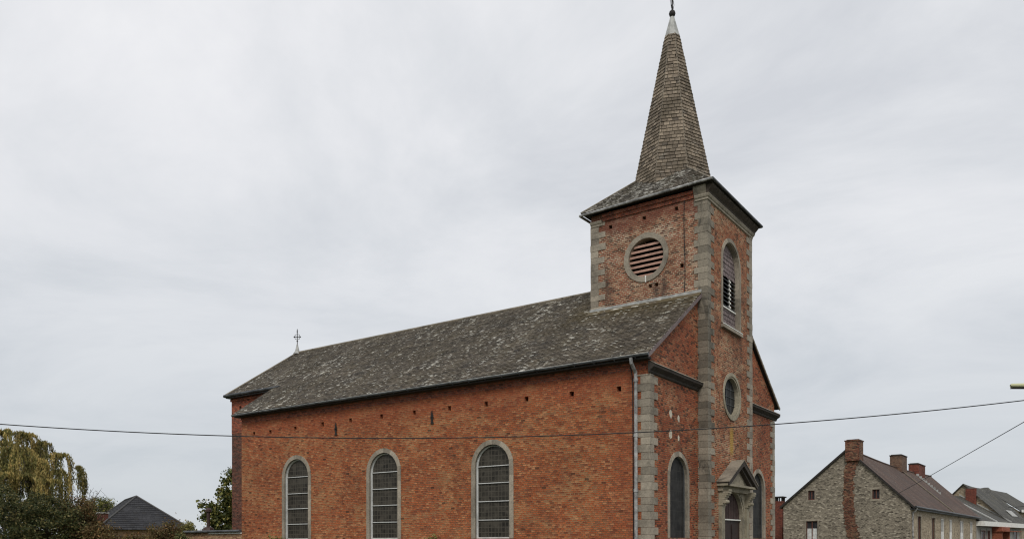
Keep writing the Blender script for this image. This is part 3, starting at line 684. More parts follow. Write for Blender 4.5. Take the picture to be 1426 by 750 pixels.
# portal
DC = 6.62
m = MB()
band(m, mtfront, arch(DC, 0, 2.60, 1.26), arch(DC, 0, 2.60, 1.12), .06, -.02, group=3); band(m, mtfront, arch(DC, 0, 2.60, 1.125), arch(DC, 0, 2.60, 1.03), .03, -.2, group=3)
for s in (-1, 1):
    m.box(DC+s*1.36-.02-.16, DC+s*1.36-.02+.16, -TP-.13, -TP, 0, 3.62)                        # pilasters
    m.box(DC+s*1.36-.02-.19, DC+s*1.36-.02+.19, -TP-.17, -TP+.001, 3.08, 3.15)
    for k in range(7):                                                             # scroll consoles
        t = k/6; dpt = .18+.22*math.sin(t*math.pi*.5)**2; z = 3.15+.45*t
        m.box(DC+s*1.36-.02-.15, DC+s*1.36-.02+.15, -TP-dpt, -TP-.1, z, z+.079)
    m.tube([(DC+s*1.36-.02-.16, -TP-.24, 3.22), (DC+s*1.36-.02+.16, -TP-.24, 3.22)], .07, 10)
m.poly([mtfront(s, z, .04) for s, z in [(DC-1.28, 2.60), (DC-1.28, 3.62), (DC+1.28, 3.62), (DC+1.28, 2.60)] + [(DC+1.2*math.cos(a_*math.pi/16), 2.60+1.2*math.sin(a_*math.pi/16)*.84) for a_ in range(0, 17)]])
portal = m.build('portal', stone_pale, ch)
m = MB(); zp, za, pd, hw = 3.93, 4.82, .48, 1.60; DW = DC; DC = 6.50
zt_ = zp
# entablature, tympanum, raking cornices
m.box(DC-1.5, DC+1.5, -TP-.20, -TP+.0, 3.62, 3.80, 0); m.box(DC-hw, DC+hw, -TP-pd+.05, -TP+.001, 3.801, 3.88, 0)
m.poly([(DC-1.38, -TP-.22, 3.88), (DC+1.38, -TP-.22, 3.88), (DC, -TP-.22, 4.66)], 0)
ped = m.build('entablature', stone_pale, portal)
m = MB()
for s in (-1, 1):
    P0, P1 = (DC+s*hw, zp), (DC, za)
    q = [(P0[0], -TP-pd, P0[1]), (P1[0], -TP-pd, P1[1]), (P1[0], -TP-pd, P1[1]-.19), (P0[0]+s*-.02, -TP-pd, P0[1]-.13)]
    m.prism(q, (0, pd, 0), 0)
    q = [(P0[0]-s*.1, -TP-pd+.10, P0[1]-.10), (P1[0], -TP-pd+.10, P1[1]-.19), (P1[0], -TP-pd+.10, P1[1]-.30), (P0[0]-s*.30, -TP-pd+.10, P0[1]-.14)]
    m.prism(q, (0, pd-.11, 0), 0)
m.build('raking_cornice', stone_black, portal)
m = MB()
for s in (-1, 1): m.prism([(DC+s*(hw+.03), -TP-pd-.02, zp+.0), (DC, -TP-pd-.02, za+.015), (DC, 0-TP, za+.015), (DC+s*(hw+.03), -TP, zp)], (0, 0, .035))
m.build('pediment_roof', stone_dark, portal)
DC = DW
dr = MB(); yd = -TP+.12
dr.box(DC-1.04, DC-.012, yd, yd+.06, .1, 2.55); dr.box(DC+.012, DC+1.04, yd, yd+.06, .1, 2.55)
for s in (-1, 1):
    for z0_, z1_ in ((.3, 1.1), (1.25, 2.4)): dr.box(DC+s*.48-.34, DC+s*.48+.34, yd-.025, yd+.001, z0_, z1_)
door = dr.build('door', door_m, ch)
m = MB(); m.tube([(DC+.08, yd-.03, 1.1), (DC+.08, yd-.09, 1.12), (DC+.08, yd-.09, 1.28), (DC+.08, yd-.03, 1.3)], .014, 6); m.build('handle', iron, door)
m = MB(); m.poly([mtfront(s, z, -.12) for s, z in arch(DC, 2.56, 2.60, 1.05, nj=1)])
for k in range(-4, 5): m.box(DC+k*.18-.006, DC+k*.18+.006, yd-.012, yd+.02, 2.6, 2.6+math.sqrt(1.02**2-(k*.18)**2))
m.build('fanlight', fan_m, door)
m = MB(); m.box(DC-1.02, DC+1.02, yd-.06, yd+.01, 2.552, 2.60); m.build('transom', whitewood, door)
m = MB(); m.box(DC-1.3, DC+1.3, -TP-1.0, -TP-.0, 0, .14); m.box(DC-.85, DC+.85, -TP+.0, -TP+.5, 0, .1); m.build('door_step', stone, ch)
# lime patches on the front wall and iron wall anchors on the side
for x, z, a_ in ((1.62, 6.08, .10), (2.28, 5.99, .08), (1.62, 5.37, .11), (2.28, 5.32, .07)):
    m = MB(); n = 9; pts = [(x+a_*1.2*random.uniform(.7, 1.2)*math.cos(2*math.pi*k/n), -.008, z+a_*1.5*random.uniform(.7, 1.2)*math.sin(2*math.pi*k/n)) for k in range(n)]
    m.prism(pts, (0, .012, 0)); m.build('lime_patch', plaster, ch)
for y, z in ((9.3, 6.60), (14.73, 6.58)):
    m = MB(); P = [(-.09, -.26), (-.035, -.15), (-.075, 0), (-.04, .12), (0, .27), (.04, .12), (.075, 0), (.035, -.15), (.07, -.26)]
    m.prism([(-.04, y+a_, z+b_) for a_, b_ in P], (.035, 0, 0)); m.tube([(-.08, y, z), (0, y, z)], .03, 6); m.build('wall_anchor', iron, ch)

# annex -------------------------------------------------------------
ax = empty('lean_to_annex', (0, 21.2, 0), 0, 'low flat roofed yellow brick annex against the far end of the church', 'annex')
m = MB(); m.box(.004, 2.35, .004, 4.6, 0, 2.22); m.build('wall', brick_yellow, ax)
m = MB(); m.box(-.08, 2.36, .012, 4.72, 2.24, 2.34); m.tube([(-.12, .02, 2.28), (-.12, 4.75, 2.26)], .06, 8); m.build('roof', gutter_m, ax)
m = MB(); m.box(-.05, .02, .02, 2.6, 2.15, 2.215); m.box(1.2, 2.3, .3, 1.2, 2.341, 2.5); m.box(1.15, 2.36, .2, 1.25, 2.5, 2.55); m.build('lintel', whitewood, ax)
m = MB(); m.tube([(1., 4.1, 2.34), (1., 4.1, 3.42)], .09, 10); m.lathe((1., 4.1, 3.42), [(.16, -.12), (.17, -.1), (.17, .0), (.05, .1), (.001, .1)], 10); m.lathe((1., 4.1, 2.36), [(.3, 0), (.25, .12), (.1, .2)], 10)
m.build('flue', copper, ax)
gw = MB(); gw.box(-.12, .12, 25.98, 44, 0, 2.05); gwr = MB()
gwo = empty('garden_wall', (0, 0, 0), 0, 'old brown brick garden wall running away from the annex behind the bushes', 'wall'); gw.build('wall', brick_old, gwo)
m = MB(); m.box(-.2, .2, 25.98, 44, 2.051, 2.13); m.build('coping', stone_black, gwo)

# ------------------------------------------------------------------ houses on the right
def hwindow(par, mp, s0, s1, z0, z1, surround, frame, name='window', curtain_=False, lintel=.16, shutter=None, dep_=.14, glaz=panes_m):
    m = MB()
    for a in (rect(s0-.13, s0, z0-.02, z1), rect(s1, s1+.13, z0-.02, z1), rect(s0-.2, s1+.2, z1+.002, z1+lintel), rect(s0-.18, s1+.18, z0-.13, z0-.022)):
        m.prism([mp(s, z, .025) for s, z in a], Vector(mp(0, 0, -dep_))-Vector(mp(0, 0, .025)))
    wd = m.build(name, surround, par)
    m = MB(); t = .055
    for a in (rect(s0, s0+t, z0, z1), rect(s1-t, s1, z0, z1), rect(s0+t, s1-t, z1-t, z1), rect(s0+t, s1-t, z0, z0+t), rect((s0+s1)/2-t*.6, (s0+s1)/2+t*.6, z0+t, z1-t)):
        m.prism([mp(s, z, -dep_+.06) for s, z in a], Vector(mp(0, 0, 0))-Vector(mp(0, 0, .05)))
    m.build('frame', frame, wd)
    m = MB(); m.poly([mp(s, z, -dep_+.02) for s, z in rect(s0, s1, z0, z1)]); m.build('pane', glaz, wd)
    if curtain_:
        m = MB(); m.poly([mp(s, z, -dep_+.03) for s, z in rect(s0+t, s1-t, z0, z0+(z1-z0)*.6)]); m.build('curtain', curtain, wd)
    return wd
def chimney(par, x0, x1, y0, y1, z0, z1, mat, cap=.08, name='chimney', capm=None):
    m = MB(); m.box(x0, x1, y0, y1, z0, z1-cap); m.box(x0-.05, x1+.05, y0-.05, y1+.05, z1-cap+.001, z1, 1); m.box(x0+.08, x1-.08, y0+.08, y1-.08, z1+.001, z1+.06, 1)
    return m.build(name, [mat, capm or mat], par)

h1 = empty('stone_farmhouse', (41.64, -.978, 0), R(-1.8), 'long grey rubble stone house with a brick repaired gable and brown tiled roof', 'house')
LH, WH = 33.3, 9.35; GA = 4.42
m = MB(); mg = lambda s, z, d: (-d, s, z); mf = lambda s, z, d: (s, -d, z)
gh = [(rect(6.89, 7.38, 5.02, 5.75), .2, None), (rect(2.11, 2.63, 4.94, 5.66), .2, None), (rect(6.68, 7.55, 1.9, 3.36), .2, None)]
wall(m, mg, [(0, 0), (WH, 0), (WH, 4.6), (GA, 8.72), (0, 4.35)], gh)
m.build('gable_wall', rubble, h1)
FW = [(2.6, 3.79), (8.2, 9.44), (12.18, 13.6), (16.4, 17.7), (22.3, 24.1), (28.34, 29.97)]
m = MB(); wall(m, mf, rect(0, LH, 0, 4.4), [(rect(a, b, 1.0, 3.66), .2, None) for a, b in FW])
m.poly([(LH, 0, 0), (LH, WH, 0), (LH, WH, 4.6), (LH, GA, 8.72), (LH, 0, 4.35)]); m.poly([(0, WH, 0), (LH, WH, 0), (LH, WH, 4.6), (0, WH, 4.6)])
m.build('facade_wall', rubble_warm, h1)
m = MB(); N_ = 14                       # sagging roof
def ridgez(t): return 8.86-.28*math.sin(math.pi*t)
for i in range(N_):
    a, b_ = i/N_, (i+1)/N_; xa, xb = -.12+(LH+.2)*a, -.12+(LH+.2)*b_
    for y0_, z0_ in ((-.3, 4.28), (WH+.25, 4.52)):
        P = [(xa, y0_, z0_), (xb, y0_, z0_), (xb, GA, ridgez(b_)), (xa, GA, ridgez(a))]
        n = len(m.v); m.v += P+[(x, y, z-.12) for x, y, z in P]; m.f += [(n, n+1, n+2, n+3), (n+4, n+7, n+6, n+5)]+([(n, n+3, n+7, n+4)] if i == 0 else [])+([(n+1, n+5, n+6, n+2)] if i == N_-1 else [])+[(n, n+4, n+5, n+1)]
        m.m += [0]*(3+(i in (0, N_-1)))
r1 = m.build('roof', tile_brown, h1)
m = MB(); z = lambda t: ridgez(t)
m.tube([(-.1+(LH+.2)*t/12, GA, ridgez(t/12)+.01) for t in range(13)], .09, 6); m.build('ridge_tile', tile_brown, r1)
m = MB()
m.prism([(-.17, -.3, 4.31), (-.17, GA, 8.89), (-.17, GA, 8.7), (-.17, -.3, 4.12)], (.045, 0, 0)); m.prism([(-.17, WH+.25, 4.55), (-.17, GA, 8.89), (-.17, GA, 8.70), (-.17, WH+.25, 4.36)], (.044, 0, 0)); m.build('verge_board', soffit, r1)
m = MB()     # raised flashing joint and steps between the two halves of the roof
for k in range(9):
    t = k/9; y_ = GA-.3-t*2.2; zz_ = ridgez(.72)-(GA-y_)*(8.86-4.28)/(GA+.3); m.box(24.0, 24.35, y_-.2, y_, zz_-.1, zz_+.16)
m.build('stepped_flashing', lead, r1)
m = MB(); m.prism([(17.2, -.3, 4.3), (17.2, GA, 8.66), (17.2, GA, 8.74), (17.2, -.3, 4.38)], (.3, 0, 0)); m.build('roof_joint', slate_spire, r1)
flue_m = brickmat('flue_brick', [(.04, .022, .016), (.12, .038, .026), (.18, .055, .032), (.22, .11, .065)], (.15, .105, .07), wash=(.34, .25, .15), wash_amt=.5, soot=.4)
chimney(h1, -.2, .95, 3.5, 4.54, 7.9, 9.48, flue_m)
c_ = chimney(h1, 16.5, 18.6, 3.9, 4.95, 8.2, 9.78, brickmat('brown_chimney', [(.09, .055, .038), (.18, .11, .07), (.14, .07, .045)], (.22, .16, .12), soot=.4), capm=stone_black)
chimney(h1, 24.4, 27.6, 3.95, 4.9, 8.2, 9.58, brick_chimney, capm=stone_black)
m = MB()      # brick stitched into the gable below the chimney
ys = [(8.4, 3.52, 4.54), (7.9, 3.6, 4.54), (7.45, 3.78, 4.57), (6.4, 3.95, 4.75), (5.22, 3.98, 4.72), (4.2, 3.95, 4.72), (3.2, 3.75, 4.6), (1.9, 3.48, 4.38), (0, 3.2, 4.3)]
zl = 9.3
zl = 7.95
while zl > 0:
    for (za_, a0, b0), (zb2, a1, b1) in zip(ys[:-1], ys[1:]):
        if zb2 <= zl <= za_:
            t = (za_-zl)/(za_-zb2); break
    ya, yb_ = a0+(a1-a0)*t+random.uniform(-.09, .09), b0+(b1-b0)*t+random.uniform(-.09, .09)
    m.box(-.03, .0 if zl < 8.6 else .02, ya, yb_, max(zl-.144, 0), zl-.001); zl -= .144
m.build('brick_strip', flue_m, h1)
hwindow(h1, mg, 6.89, 7.38, 5.02, 5.75, stone_dark, brownwood, 'attic_window'); hwindow(h1, mg, 2.11, 2.63, 4.94, 5.66, stone_dark, brownwood, 'attic_window')
hwindow(h1, mg, 6.68, 7.55, 1.9, 3.36, stone_dark, brownwood, 'window', True)
for i, (a, b) in enumerate(FW):
    wd = hwindow(h1, mf, a, b, 1.0, 3.66, stone, brownwood if i < 2 else whitewood, 'window', i > 1, dep_=.14 if i < 2 else .055)
m = MB(); m.tube([(-.12, -.38, 4.27), (LH+.1, -.38, 4.20)], .085, 8); m.box(-.05, LH, -.3, -.002, 4.08, 4.17); m.build('gutter', gutter_m, h1)
m = MB(); m.tube([(.25, -.4, 4.2), (.3, -.3, 4.0), (.3, -.1, 3.85), (.3, -.1, .1)], .06, 8); m.build('downpipe', zinc, h1)

# red chimney beside the gable, on a low outbuilding
ob = empty('brick_outbuilding', (46.2, 9.4, 0), R(-1.8), 'small dark outbuilding with a tall red brick chimney, between the church and the stone gable', 'outbuilding')
m = MB(); m.box(-.2, 5, -.4, 5.0, 0, 2.9); m.build('wall', brick_old, ob)
m = MB(); m.box(-.4, 5.2, -.4, 5.2, 2.9, 3.0); m.box(-.45, -.35, .4, 5.2, 3.0, 3.12, 1); m.build('roof', [slate_black, whitewood], ob)
m = MB(); m.box(-.5, .25, .2, .85, 0, 5.2); m.build('chimney', brick_chimney, ob).parent = ob
m = MB()
for x in (-.5, -.26, -.0, .17):
    for y in (.2, .77): m.box(x, x+.08, y, y+.08, 5.2, 5.5)
for y in (.4, .6): m.box(-.5, -.42, y, y+.08, 5.2, 5.5)
m.box(-.6, .35, .1, .95, 5.501, 5.6); m.build('chimney_cap', iron, ob)

# low shop-like extension with white fascia, and the stone house behind it
K2 = CAM + (fw + rt2*((1361-713)/FPX))*86; K2.z = 0
h2 = empty('low_house', (K2.x, K2.y, 0), R(-7.4), 'low house with lichened slate roof, long white fascia and an orange brick porch', 'house')
m = MB(); m.box(0, 20.5, .05, 7, 0, 3.3); m.build('wall', render_m, h2)
m = MB(); m.box(-.1, 21, -.7, .3, 3.38, 3.88); m.build('fascia', whitewood, h2)
m = MB(); m.prism([(.0, -.3, 3.89), (14.7, -.3, 3.89), (14.7, 5.3, 7.3), (.0, 5.3, 7.3)], (0, 0, -.1)); m.prism([(.0, 5.301, 7.3), (14.7, 5.301, 7.3), (14.7, 10, 4), (.0, 10, 4)], (0, 0, -.1)); m.build('roof', slate_grey, h2)
m = MB(); m.prism([(7.0, -.3, 3.9), (7.6, -.3, 3.9), (7.6, 5.3, 7.31), (7.0, 5.3, 7.31)], (0, 0, .12)); m.build('roof_flashing', lead, h2)
m = MB(); m.box(6.6, 10.6, -.9, .04, 2.95, 3.36); m.box(6.6, 7.0, -.9, .04, 0, 2.95); m.box(10.2, 10.6, -.9, .04, 0, 2.95); m.build('porch', orange, h2)
m = MB(); m.box(6.4, 14.6, -1.3, .0, 2.84, 2.93); m.build('porch_canopy', orange, h2)
for a, b in ((1.5, 3.3), (4.2, 5.4), (7.6, 9.6), (11.2, 12.6), (13.2, 14.4), (17, 18.6)): hwindow(h2, mf, a, b, .9, 2.95, render_m, brownwood, 'window', dep_=.02)
K3 = CAM + (fw + rt2*((1405-713)/FPX))*97; K3.z = 0
h3 = empty('gabled_stone_house', (K3.x, K3.y, 0), R(-7.4), 'old stone house with red brick flue on its gable, rising behind the white fascia', 'house')

A3, Z3 = 4.82, 8.85
m = MB(); wall(m, mg, [(0, 0), (9.6, 0), (9.6, 3.9), (A3, Z3-.1), (0, 3.9)]); m.box(0.01, 12, .01, 9.59, 0, 3.85)
m.poly([(12, 0, 0), (12, 9.6, 0), (12, 9.6, 3.9), (12, A3, Z3-.1), (12, 0, 3.9)]); m.build('wall', rubble_warm, h3)
m = MB(); N_ = 6
def rz3(t): return Z3-.22*math.sin(math.pi*t)+(.12 if t > .75 else 0)
for i in range(N_):
    a, b_ = i/N_, (i+1)/N_
    for y0_ in (-.4, 10.): m.prism([(-.3+12.5*a, y0_, 3.68), (-.3+12.5*b_, y0_, 3.68), (-.3+12.5*b_, A3, rz3(b_)), (-.3+12.5*a, A3, rz3(a))], (0, 0, -.14))
r3 = m.build('roof', slate_grey, h3)
m = MB(); m.prism([(6, .8, 4.86), (9, .8, 4.86), (9, 1.5, 5.6), (6, 1.5, 5.6)], (0, 0, .07)); m.build('skylight', lead, r3)
m = MB(); m.box(-.32, .0, 3.4, 4.55, 5.6, 8.2); m.build('flue', brick_chimney, h3)
m = MB(); m.prism([(-.05, -.3, 3.98), (-.05, 5.3, 7.4), (-.05, 5.3, 7.55), (-.05, -.3, 4.13)], (.045, 0, 0)); m.build('wall_flashing', lead, h3)
def at(px, py, D): return CAM + fw*D + rt2*((px-713)/FPX*D) + up2*((751.97-py)/FPX*D)
K5 = at(1419, 752, 125)
h5 = empty('distant_house', (K5.x, K5.y, 0), R(-7.4), 'distant house at the right edge with a dark roof and white eaves board', 'house')
m = MB(); m.box(0, 14, 0, 9, 0, 6.4); m.poly([(0, 0, 6.4), (0, 9, 6.4), (0, 4.5, 9.7)]); m.build('wall', rubble_warm, h5)
m = MB(); m.prism([(-.3, -.4, 6.4), (14.3, -.4, 6.4), (14.3, 4.5, 10), (-.3, 4.5, 10)], (0, 0, -.15)); m.prism([(-.3, 9.4, 6.4), (14.3, 9.4, 6.4), (14.3, 4.501, 10), (-.3, 4.501, 10)], (0, 0, -.15)); m.build('roof', slate_grey, h5)
m = MB(); m.box(-.3, 14.3, -.6, -.42, 6.2, 6.6); m.build('eaves_board', whitewood, h5)

# hipped house on the left ---------------------------------------------
FL, FR = at(134, 737, 67), at(268, 737, 71); AP1, AP2 = at(190, 691, 72.5), at(173, 692, 76)
FL.z = FR.z = 2.85; AP2.z = AP1.z = 5.85
h4 = empty('hipped_house', (FL.x, FL.y, 0), 0, 'low house with a black tiled hipped roof beyond the garden wall', 'house')
lo = lambda p: Vector((p.x-FL.x, p.y-FL.y, p.z))
e1 = (FR-FL).normalized(); n1 = Vector((-e1.y, e1.x, 0)); n1 = n1 if n1.dot(fw) > 0 else -n1
P0, P1 = lo(FL), lo(FR); P2, P3_ = P1+n1*15, P0+n1*15
a1 = lo(AP1); a2 = a1+n1*7.5; 
m = MB(); m.add([P0, P1, P2, P3_, a1, a2], [(0, 1, 4), (1, 2, 5, 4), (2, 3, 5), (3, 0, 4, 5), (0, 3, 2, 1)]); r4 = m.build('roof', slate_black, h4)
m = MB(); slates(m, [P0, P1, a1], .3, .33, .03); slates(m, [P3_, P0, a1, a2], .3, .33, .03); m.build('tile_courses', slate_black, r4)
m = MB()
for a, b_ in ((P0, a1), (P1, a1), (P3_, a2), (a1, a2)): m.tube([a+Vector((0, 0, .05)), b_+Vector((0, 0, .05))], .07, 6)
m.build('hip_tile', plain('hip_tile', (.075, .073, .07), .7), r4)
ins = lambda p: p*.94+(P0+P1+P2+P3_)*.25*.06
q = [ins(p) for p in (P0, P1, P2, P3_)]; m = MB(); m.prism([(p.x, p.y, 0) for p in q], (0, 0, 2.84)); m.build('wall', brick_yellow, h4)
m = MB(); c = lo(at(143, 725, 70)); m.box(c.x-.32, c.x+.32, c.y-.32, c.y+.32, 2.3, 4.25); m.box(c.x-.38, c.x+.38, c.y-.38, c.y+.38, 4.251, 4.38, 1); m.build('chimney', [brick_chimney, render_m], h4)

# ------------------------------------------------------------------ poles, cables, lamp
def pole(p, hgt, label, name='utility_pole'):
    o = empty(name, (p.x, p.y, 0), 0, label, 'pole', 'concrete utility poles')
    m = MB(); m.tube([(0, 0, 0), (0, 0, hgt)], [.16, .1], 10); m.build('shaft', woodpole, o)
    m = MB(); m.box(-.05, .05, -.35, .35, hgt-.5, hgt-.42); m.build('crossarm', iron, o); return o
def cable(name, pts, r, label, sag=0.):
    m = MB(); path = []
    for i in range(len(pts)-1):
        a, b_ = Vector(pts[i]), Vector(pts[i+1]); n = 40
        for k in range(n+(i == len(pts)-2)): t = k/n; path.append(a.lerp(b_, t)-Vector((0, 0, sag*4*t*(1-t))))
    m.tube(path, r, 6); return tag(m.build(name, cable_m), label, 'cable')
pl_, pr_ = at(-330, 752, 24), at(1560, 752, 23.5)
pole(pl_, 6.1, 'grey concrete pole at the left end of the overhead cable'); pole(pr_, 7.4, 'grey concrete pole beside the street at the right end of the overhead cable')
# fit: a parabola through the photographed height at three points
def cz(px, py, D): return at(px, py, D).z
import itertools
a3 = [(0, cz(0, 590, 24)), (700, cz(700, 608, 24)), (1426, cz(1426, 557, 24))]
def quad(x):
    r = 0
    for i, (xi, yi) in enumerate(a3):
        t = yi
        for j, (xj, _) in enumerate(a3):
            if i != j: t *= (x-xj)/(xi-xj)
        r += t
    return r
m = MB(); m.tube([Vector((*at(-330+1890*k/60, 752, 24).to_2d(), quad(-330+1890*k/60))) for k in range(61)], .016, 6)
tag(m.build('overhead_cable', cable_m), 'black overhead cable strung across the street in front of the church', 'cable')
pe = at(1560, 560, 23.5); s0 = at(1426, 587, 30); s1 = at(1295, 662, 45)
end = at(1214, 707, 59.0)
cable('service_cable', [tuple(at(1560, 515, 24)), tuple(at(1426, 587, 30)), tuple(at(1295, 662, 42)), tuple(end)], .014, 'thin cable running from the right hand pole down to the stone gable')
pth = [at(1560, 515, 24)]
m = MB(); a = at(1560, 694, 60); b_ = at(1404, 706, 95); m.tube([a, b_], .03, 5); tag(m.build('service_cable', cable_m), 'short thin cable near the right edge above the dark slate roof', 'cable')
lp0, lp1 = at(1407, 536.5, 20), at(1438, 536.5, 20); dl = (lp1-lp0)
sl = empty('street_lamp', tuple(at(1500, 752, 20).to_2d())+(0,), 0, 'street lamp with a pale yellow head reaching in from the right edge', 'street lamp')
o_ = at(1500, 752, 20); o_.z = 0
m = MB(); m.tube([(0, 0, 0), (0, 0, 4.6), (0, 0, 5.2)], [.09, .06, .055], 10); m.tube([(0, 0, 5.15), lp1-o_+Vector((0, 0, .02))], .03, 8); m.build('lamp_post', zinc, sl)
m = MB(); ax_ = dl.normalized(); pts = [(0, .03, .02), (.03, .07, .05), (.35, .085, .06), (.42, .06, .05), (.6, .05, .045)]
sd_ = ax_.cross(Vector((0, 0, 1))); n = 12; vv = []
for t, wv, hv in pts:
    c = lp0-o_+ax_*t; vv += [c+sd_*wv*math.cos(2*math.pi*k/n)+Vector((0, 0, hv*math.sin(2*math.pi*k/n))) for k in range(n)]
m.add(vv, [(i*n+k, i*n+(k+1) % n, (i+1)*n+(k+1) % n, (i+1)*n+k) for i in range(len(pts)-1) for k in range(n)]+[tuple(range(n))]); m.build('lamp_head', lamp_m, sl, True)
m = MB(); c = lp0-o_+ax_*.2+Vector((0, 0, -.05)); m.prism([c+ax_*a_+sd_*b_ for a_, b_ in ((-.17, -.06), (.17, -.07), (.17, .07), (-.17, .06))], (0, 0, -.022)); m.build('lamp_glass', iron, sl)

# ------------------------------------------------------------------ vegetation
import numpy as np
rng = np.random.default_rng(3)
def leafmesh(name, P, size, mat, parent, hang=0., aspect=.5, seed=0):
    """many leaf-sized quads at points P (n,3); hang 0 random, 1 hanging straight down"""
    n = len(P); r = np.random.default_rng(seed)
    a = r.normal(size=(n, 3)); a /= np.linalg.norm(a, axis=1)[:, None]
    a = a*(1-hang)+np.array([0, 0, -1.])*hang; a /= np.linalg.norm(a, axis=1)[:, None]
    b = np.cross(a, r.normal(size=(n, 3))); b /= np.linalg.norm(b, axis=1)[:, None]
    s = size*r.uniform(.6, 1.35, n)[:, None]; a = a*s; b = b*s*aspect
    V = np.stack([P-a*.5, P+b*.5, P+a*.5, P-b*.5], 1).reshape(-1, 3)
    me = bpy.data.meshes.new(name); me.vertices.add(4*n); me.vertices.foreach_set('co', V.ravel().astype('f'))
    me.loops.add(4*n); me.loops.foreach_set('vertex_index', np.arange(4*n, dtype='i')); me.polygons.add(n)
    me.polygons.foreach_set('loop_start', np.arange(0, 4*n, 4, dtype='i')); me.polygons.foreach_set('loop_total', np.full(n, 4, dtype='i'))
    me.materials.append(mat); me.update(calc_edges=True); o = bpy.data.objects.new(name, me); scene.collection.objects.link(o)
    if parent: o.parent = parent
    return o
def limbs(mb, base, h_, rad, nb, r0, seed, tips=None):
    r = random.Random(seed); top = Vector(base)+Vector((0, 0, h_)); p = [Vector(base)]
    for i in range(4): p.append(Vector(base)+Vector((r.uniform(-.15, .15)*h_*.3, r.uniform(-.15, .15)*h_*.3, h_*(i+1)/4)))
    mb.tube(p, [r0, r0*.8, r0*.6, r0*.4, r0*.15], 8); out = []
    for k in range(nb):
        t = r.uniform(.3, .95); s = p[0].lerp(p[-1], t); an = r.uniform(0, 6.28); l = rad*r.uniform(.5, 1.)*(1.2-t*.6)
        e = s+Vector((math.cos(an)*l, math.sin(an)*l, l*r.uniform(.3, .9))); mid = s.lerp(e, .5)+Vector((0, 0, l*.12))
        mb.tube([s, mid, e], [r0*.35*(1.1-t), r0*.22*(1.1-t), .01], 5); out.append(e)
    return out
def crown(c, rad, ncl, per, spread, seed, shell=.6, zmin=None):
    r = np.random.default_rng(seed); d = r.normal(size=(ncl, 3)); d /= np.linalg.norm(d, axis=1)[:, None]
    q = d*(shell+(1-shell)*r.uniform(0, 1, ncl)[:, None])*np.array(rad)*r.uniform(.75, 1.08, ncl)[:, None]+np.array(c)
    k = r.integers(int(per*.4), int(per*1.6), ncl); P = np.repeat(q, k, 0); P = P+r.normal(size=P.shape)*spread*np.repeat(r.uniform(.5, 1.3, ncl), k)[:, None]
    if zmin is not None: P = P[P[:, 2] > zmin]
    return P
def bushy(name, pos, rad, label, cat, mat, ncl=120, per=90, size=.11, spread=.28, seed=1, group=None, trunk=True, hgt=None, part='crown'):
    if not trunk:                        # shrubs are leafy down to the ground
        top = pos[2]+rad[2]; k_ = top*.5/rad[2]; ncl = int(ncl*min(max(1, k_), 4)**.8); pos = (pos[0], pos[1], top*.5); rad = (rad[0], rad[1], top*.5)
    o = empty(name, (pos[0], pos[1], 0), 0, label, cat, group)
    m = MB(); limbs(m, (0, 0, 0), pos[2]+rad[2]*.5, max(rad[0], rad[1])*.9, 14, .05+.03*rad[2], seed); m.build('trunk' if trunk else 'stem', bark, o)
    leafmesh(part, crown((0, 0, pos[2]), rad, ncl, per, spread, seed, zmin=.05), size, mat, o, seed=seed); return o

# weeping willow
wp = at(20, 752, 38); wp.z = 0
wo = empty('weeping_willow', tuple(wp), 0, 'large weeping willow with yellowing drooping strands at the left edge', 'tree')
m = MB(); r = random.Random(5); tips = limbs(m, (0, 0, 0), 6.2, 2.6, 26, .28, 5); m.build('trunk', bark, wo)
def willow(heads, seed):
    P = []; st = MB(); r = np.random.default_rng(seed)
    for (hx_, hy_, hz_, hr, ln) in heads:
        nb_ = max(5, int(13*hr)); ban = r.uniform(0, 6.283, nb_); bq = np.sqrt(r.uniform(.1, 1, nb_)); bl = r.uniform(.45, 1.05, nb_)
        for k in range(int(66*hr)):
            bi = r.integers(nb_); an = ban[bi]+r.normal()*.10; q = hr*min(max(bq[bi]+r.normal()*.05, .02), 1.1); top = np.array([hx_+q*math.cos(an), hy_+q*math.sin(an), hz_-.42*q*q/hr+r.uniform(-.15, .1)])
            l = ln*bl[bi]*r.uniform(.75, 1.05); n = int((l+q)*24); sway = r.normal(size=2)*.08
            t = np.linspace(0, 1, n)[:, None]; rad = np.array([math.cos(an), math.sin(an), 0.])
            path = np.array([hx_, hy_, hz_-.12*hr]) + rad*q*(.15+.85*(1-(1-np.minimum(t*1.5, 1))**2)) + np.array([0, 0, 1.])*(.16*hr*np.sin(np.minimum(t*3, 1)*math.pi*.6) - (l+.25*q)*np.maximum(t-.12, 0)**1.35) + np.array([sway[0], sway[1], 0])*t
            P.append(path+r.normal(size=path.shape)*.035)
            if k % 4 == 0: st.tube([tuple(path[0]), tuple(path[n//2]), tuple(path[-1])], .008, 3)
    return np.concatenate(P), st
H = []
for px, py, D, hr, ln in ((-60, 606, 38, 1.6, 3.2), (10, 600, 38, 1.2, 2.8), (35, 604, 37, .9, 2.4), (62, 616, 37.5, .65, 2.4), (58, 618, 38.5, .6, 2.0), (20, 625, 35.5, 1.2, 2.6), (-20, 640, 35, 1.4, 2.8), (52, 640, 35.5, .7, 2.6), (84, 632, 36.5, .62, 2.4), (106, 650, 37, .45, 2.0), (20, 660, 34.6, 1.4, 2.2), (70, 668, 35.2, .8, 1.8), (-10, 615, 41, 1.6, 3.2), (45, 630, 41, 1.3, 3.), (80, 655, 39.5, .7, 2.2), (118, 668, 37, .22, 1.2)):
    p = at(px, py, D)-wp; H.append((p.x, p.y, p.z, hr, ln))
P, st = willow(H, 11); P = P[P[:, 2] > .1]
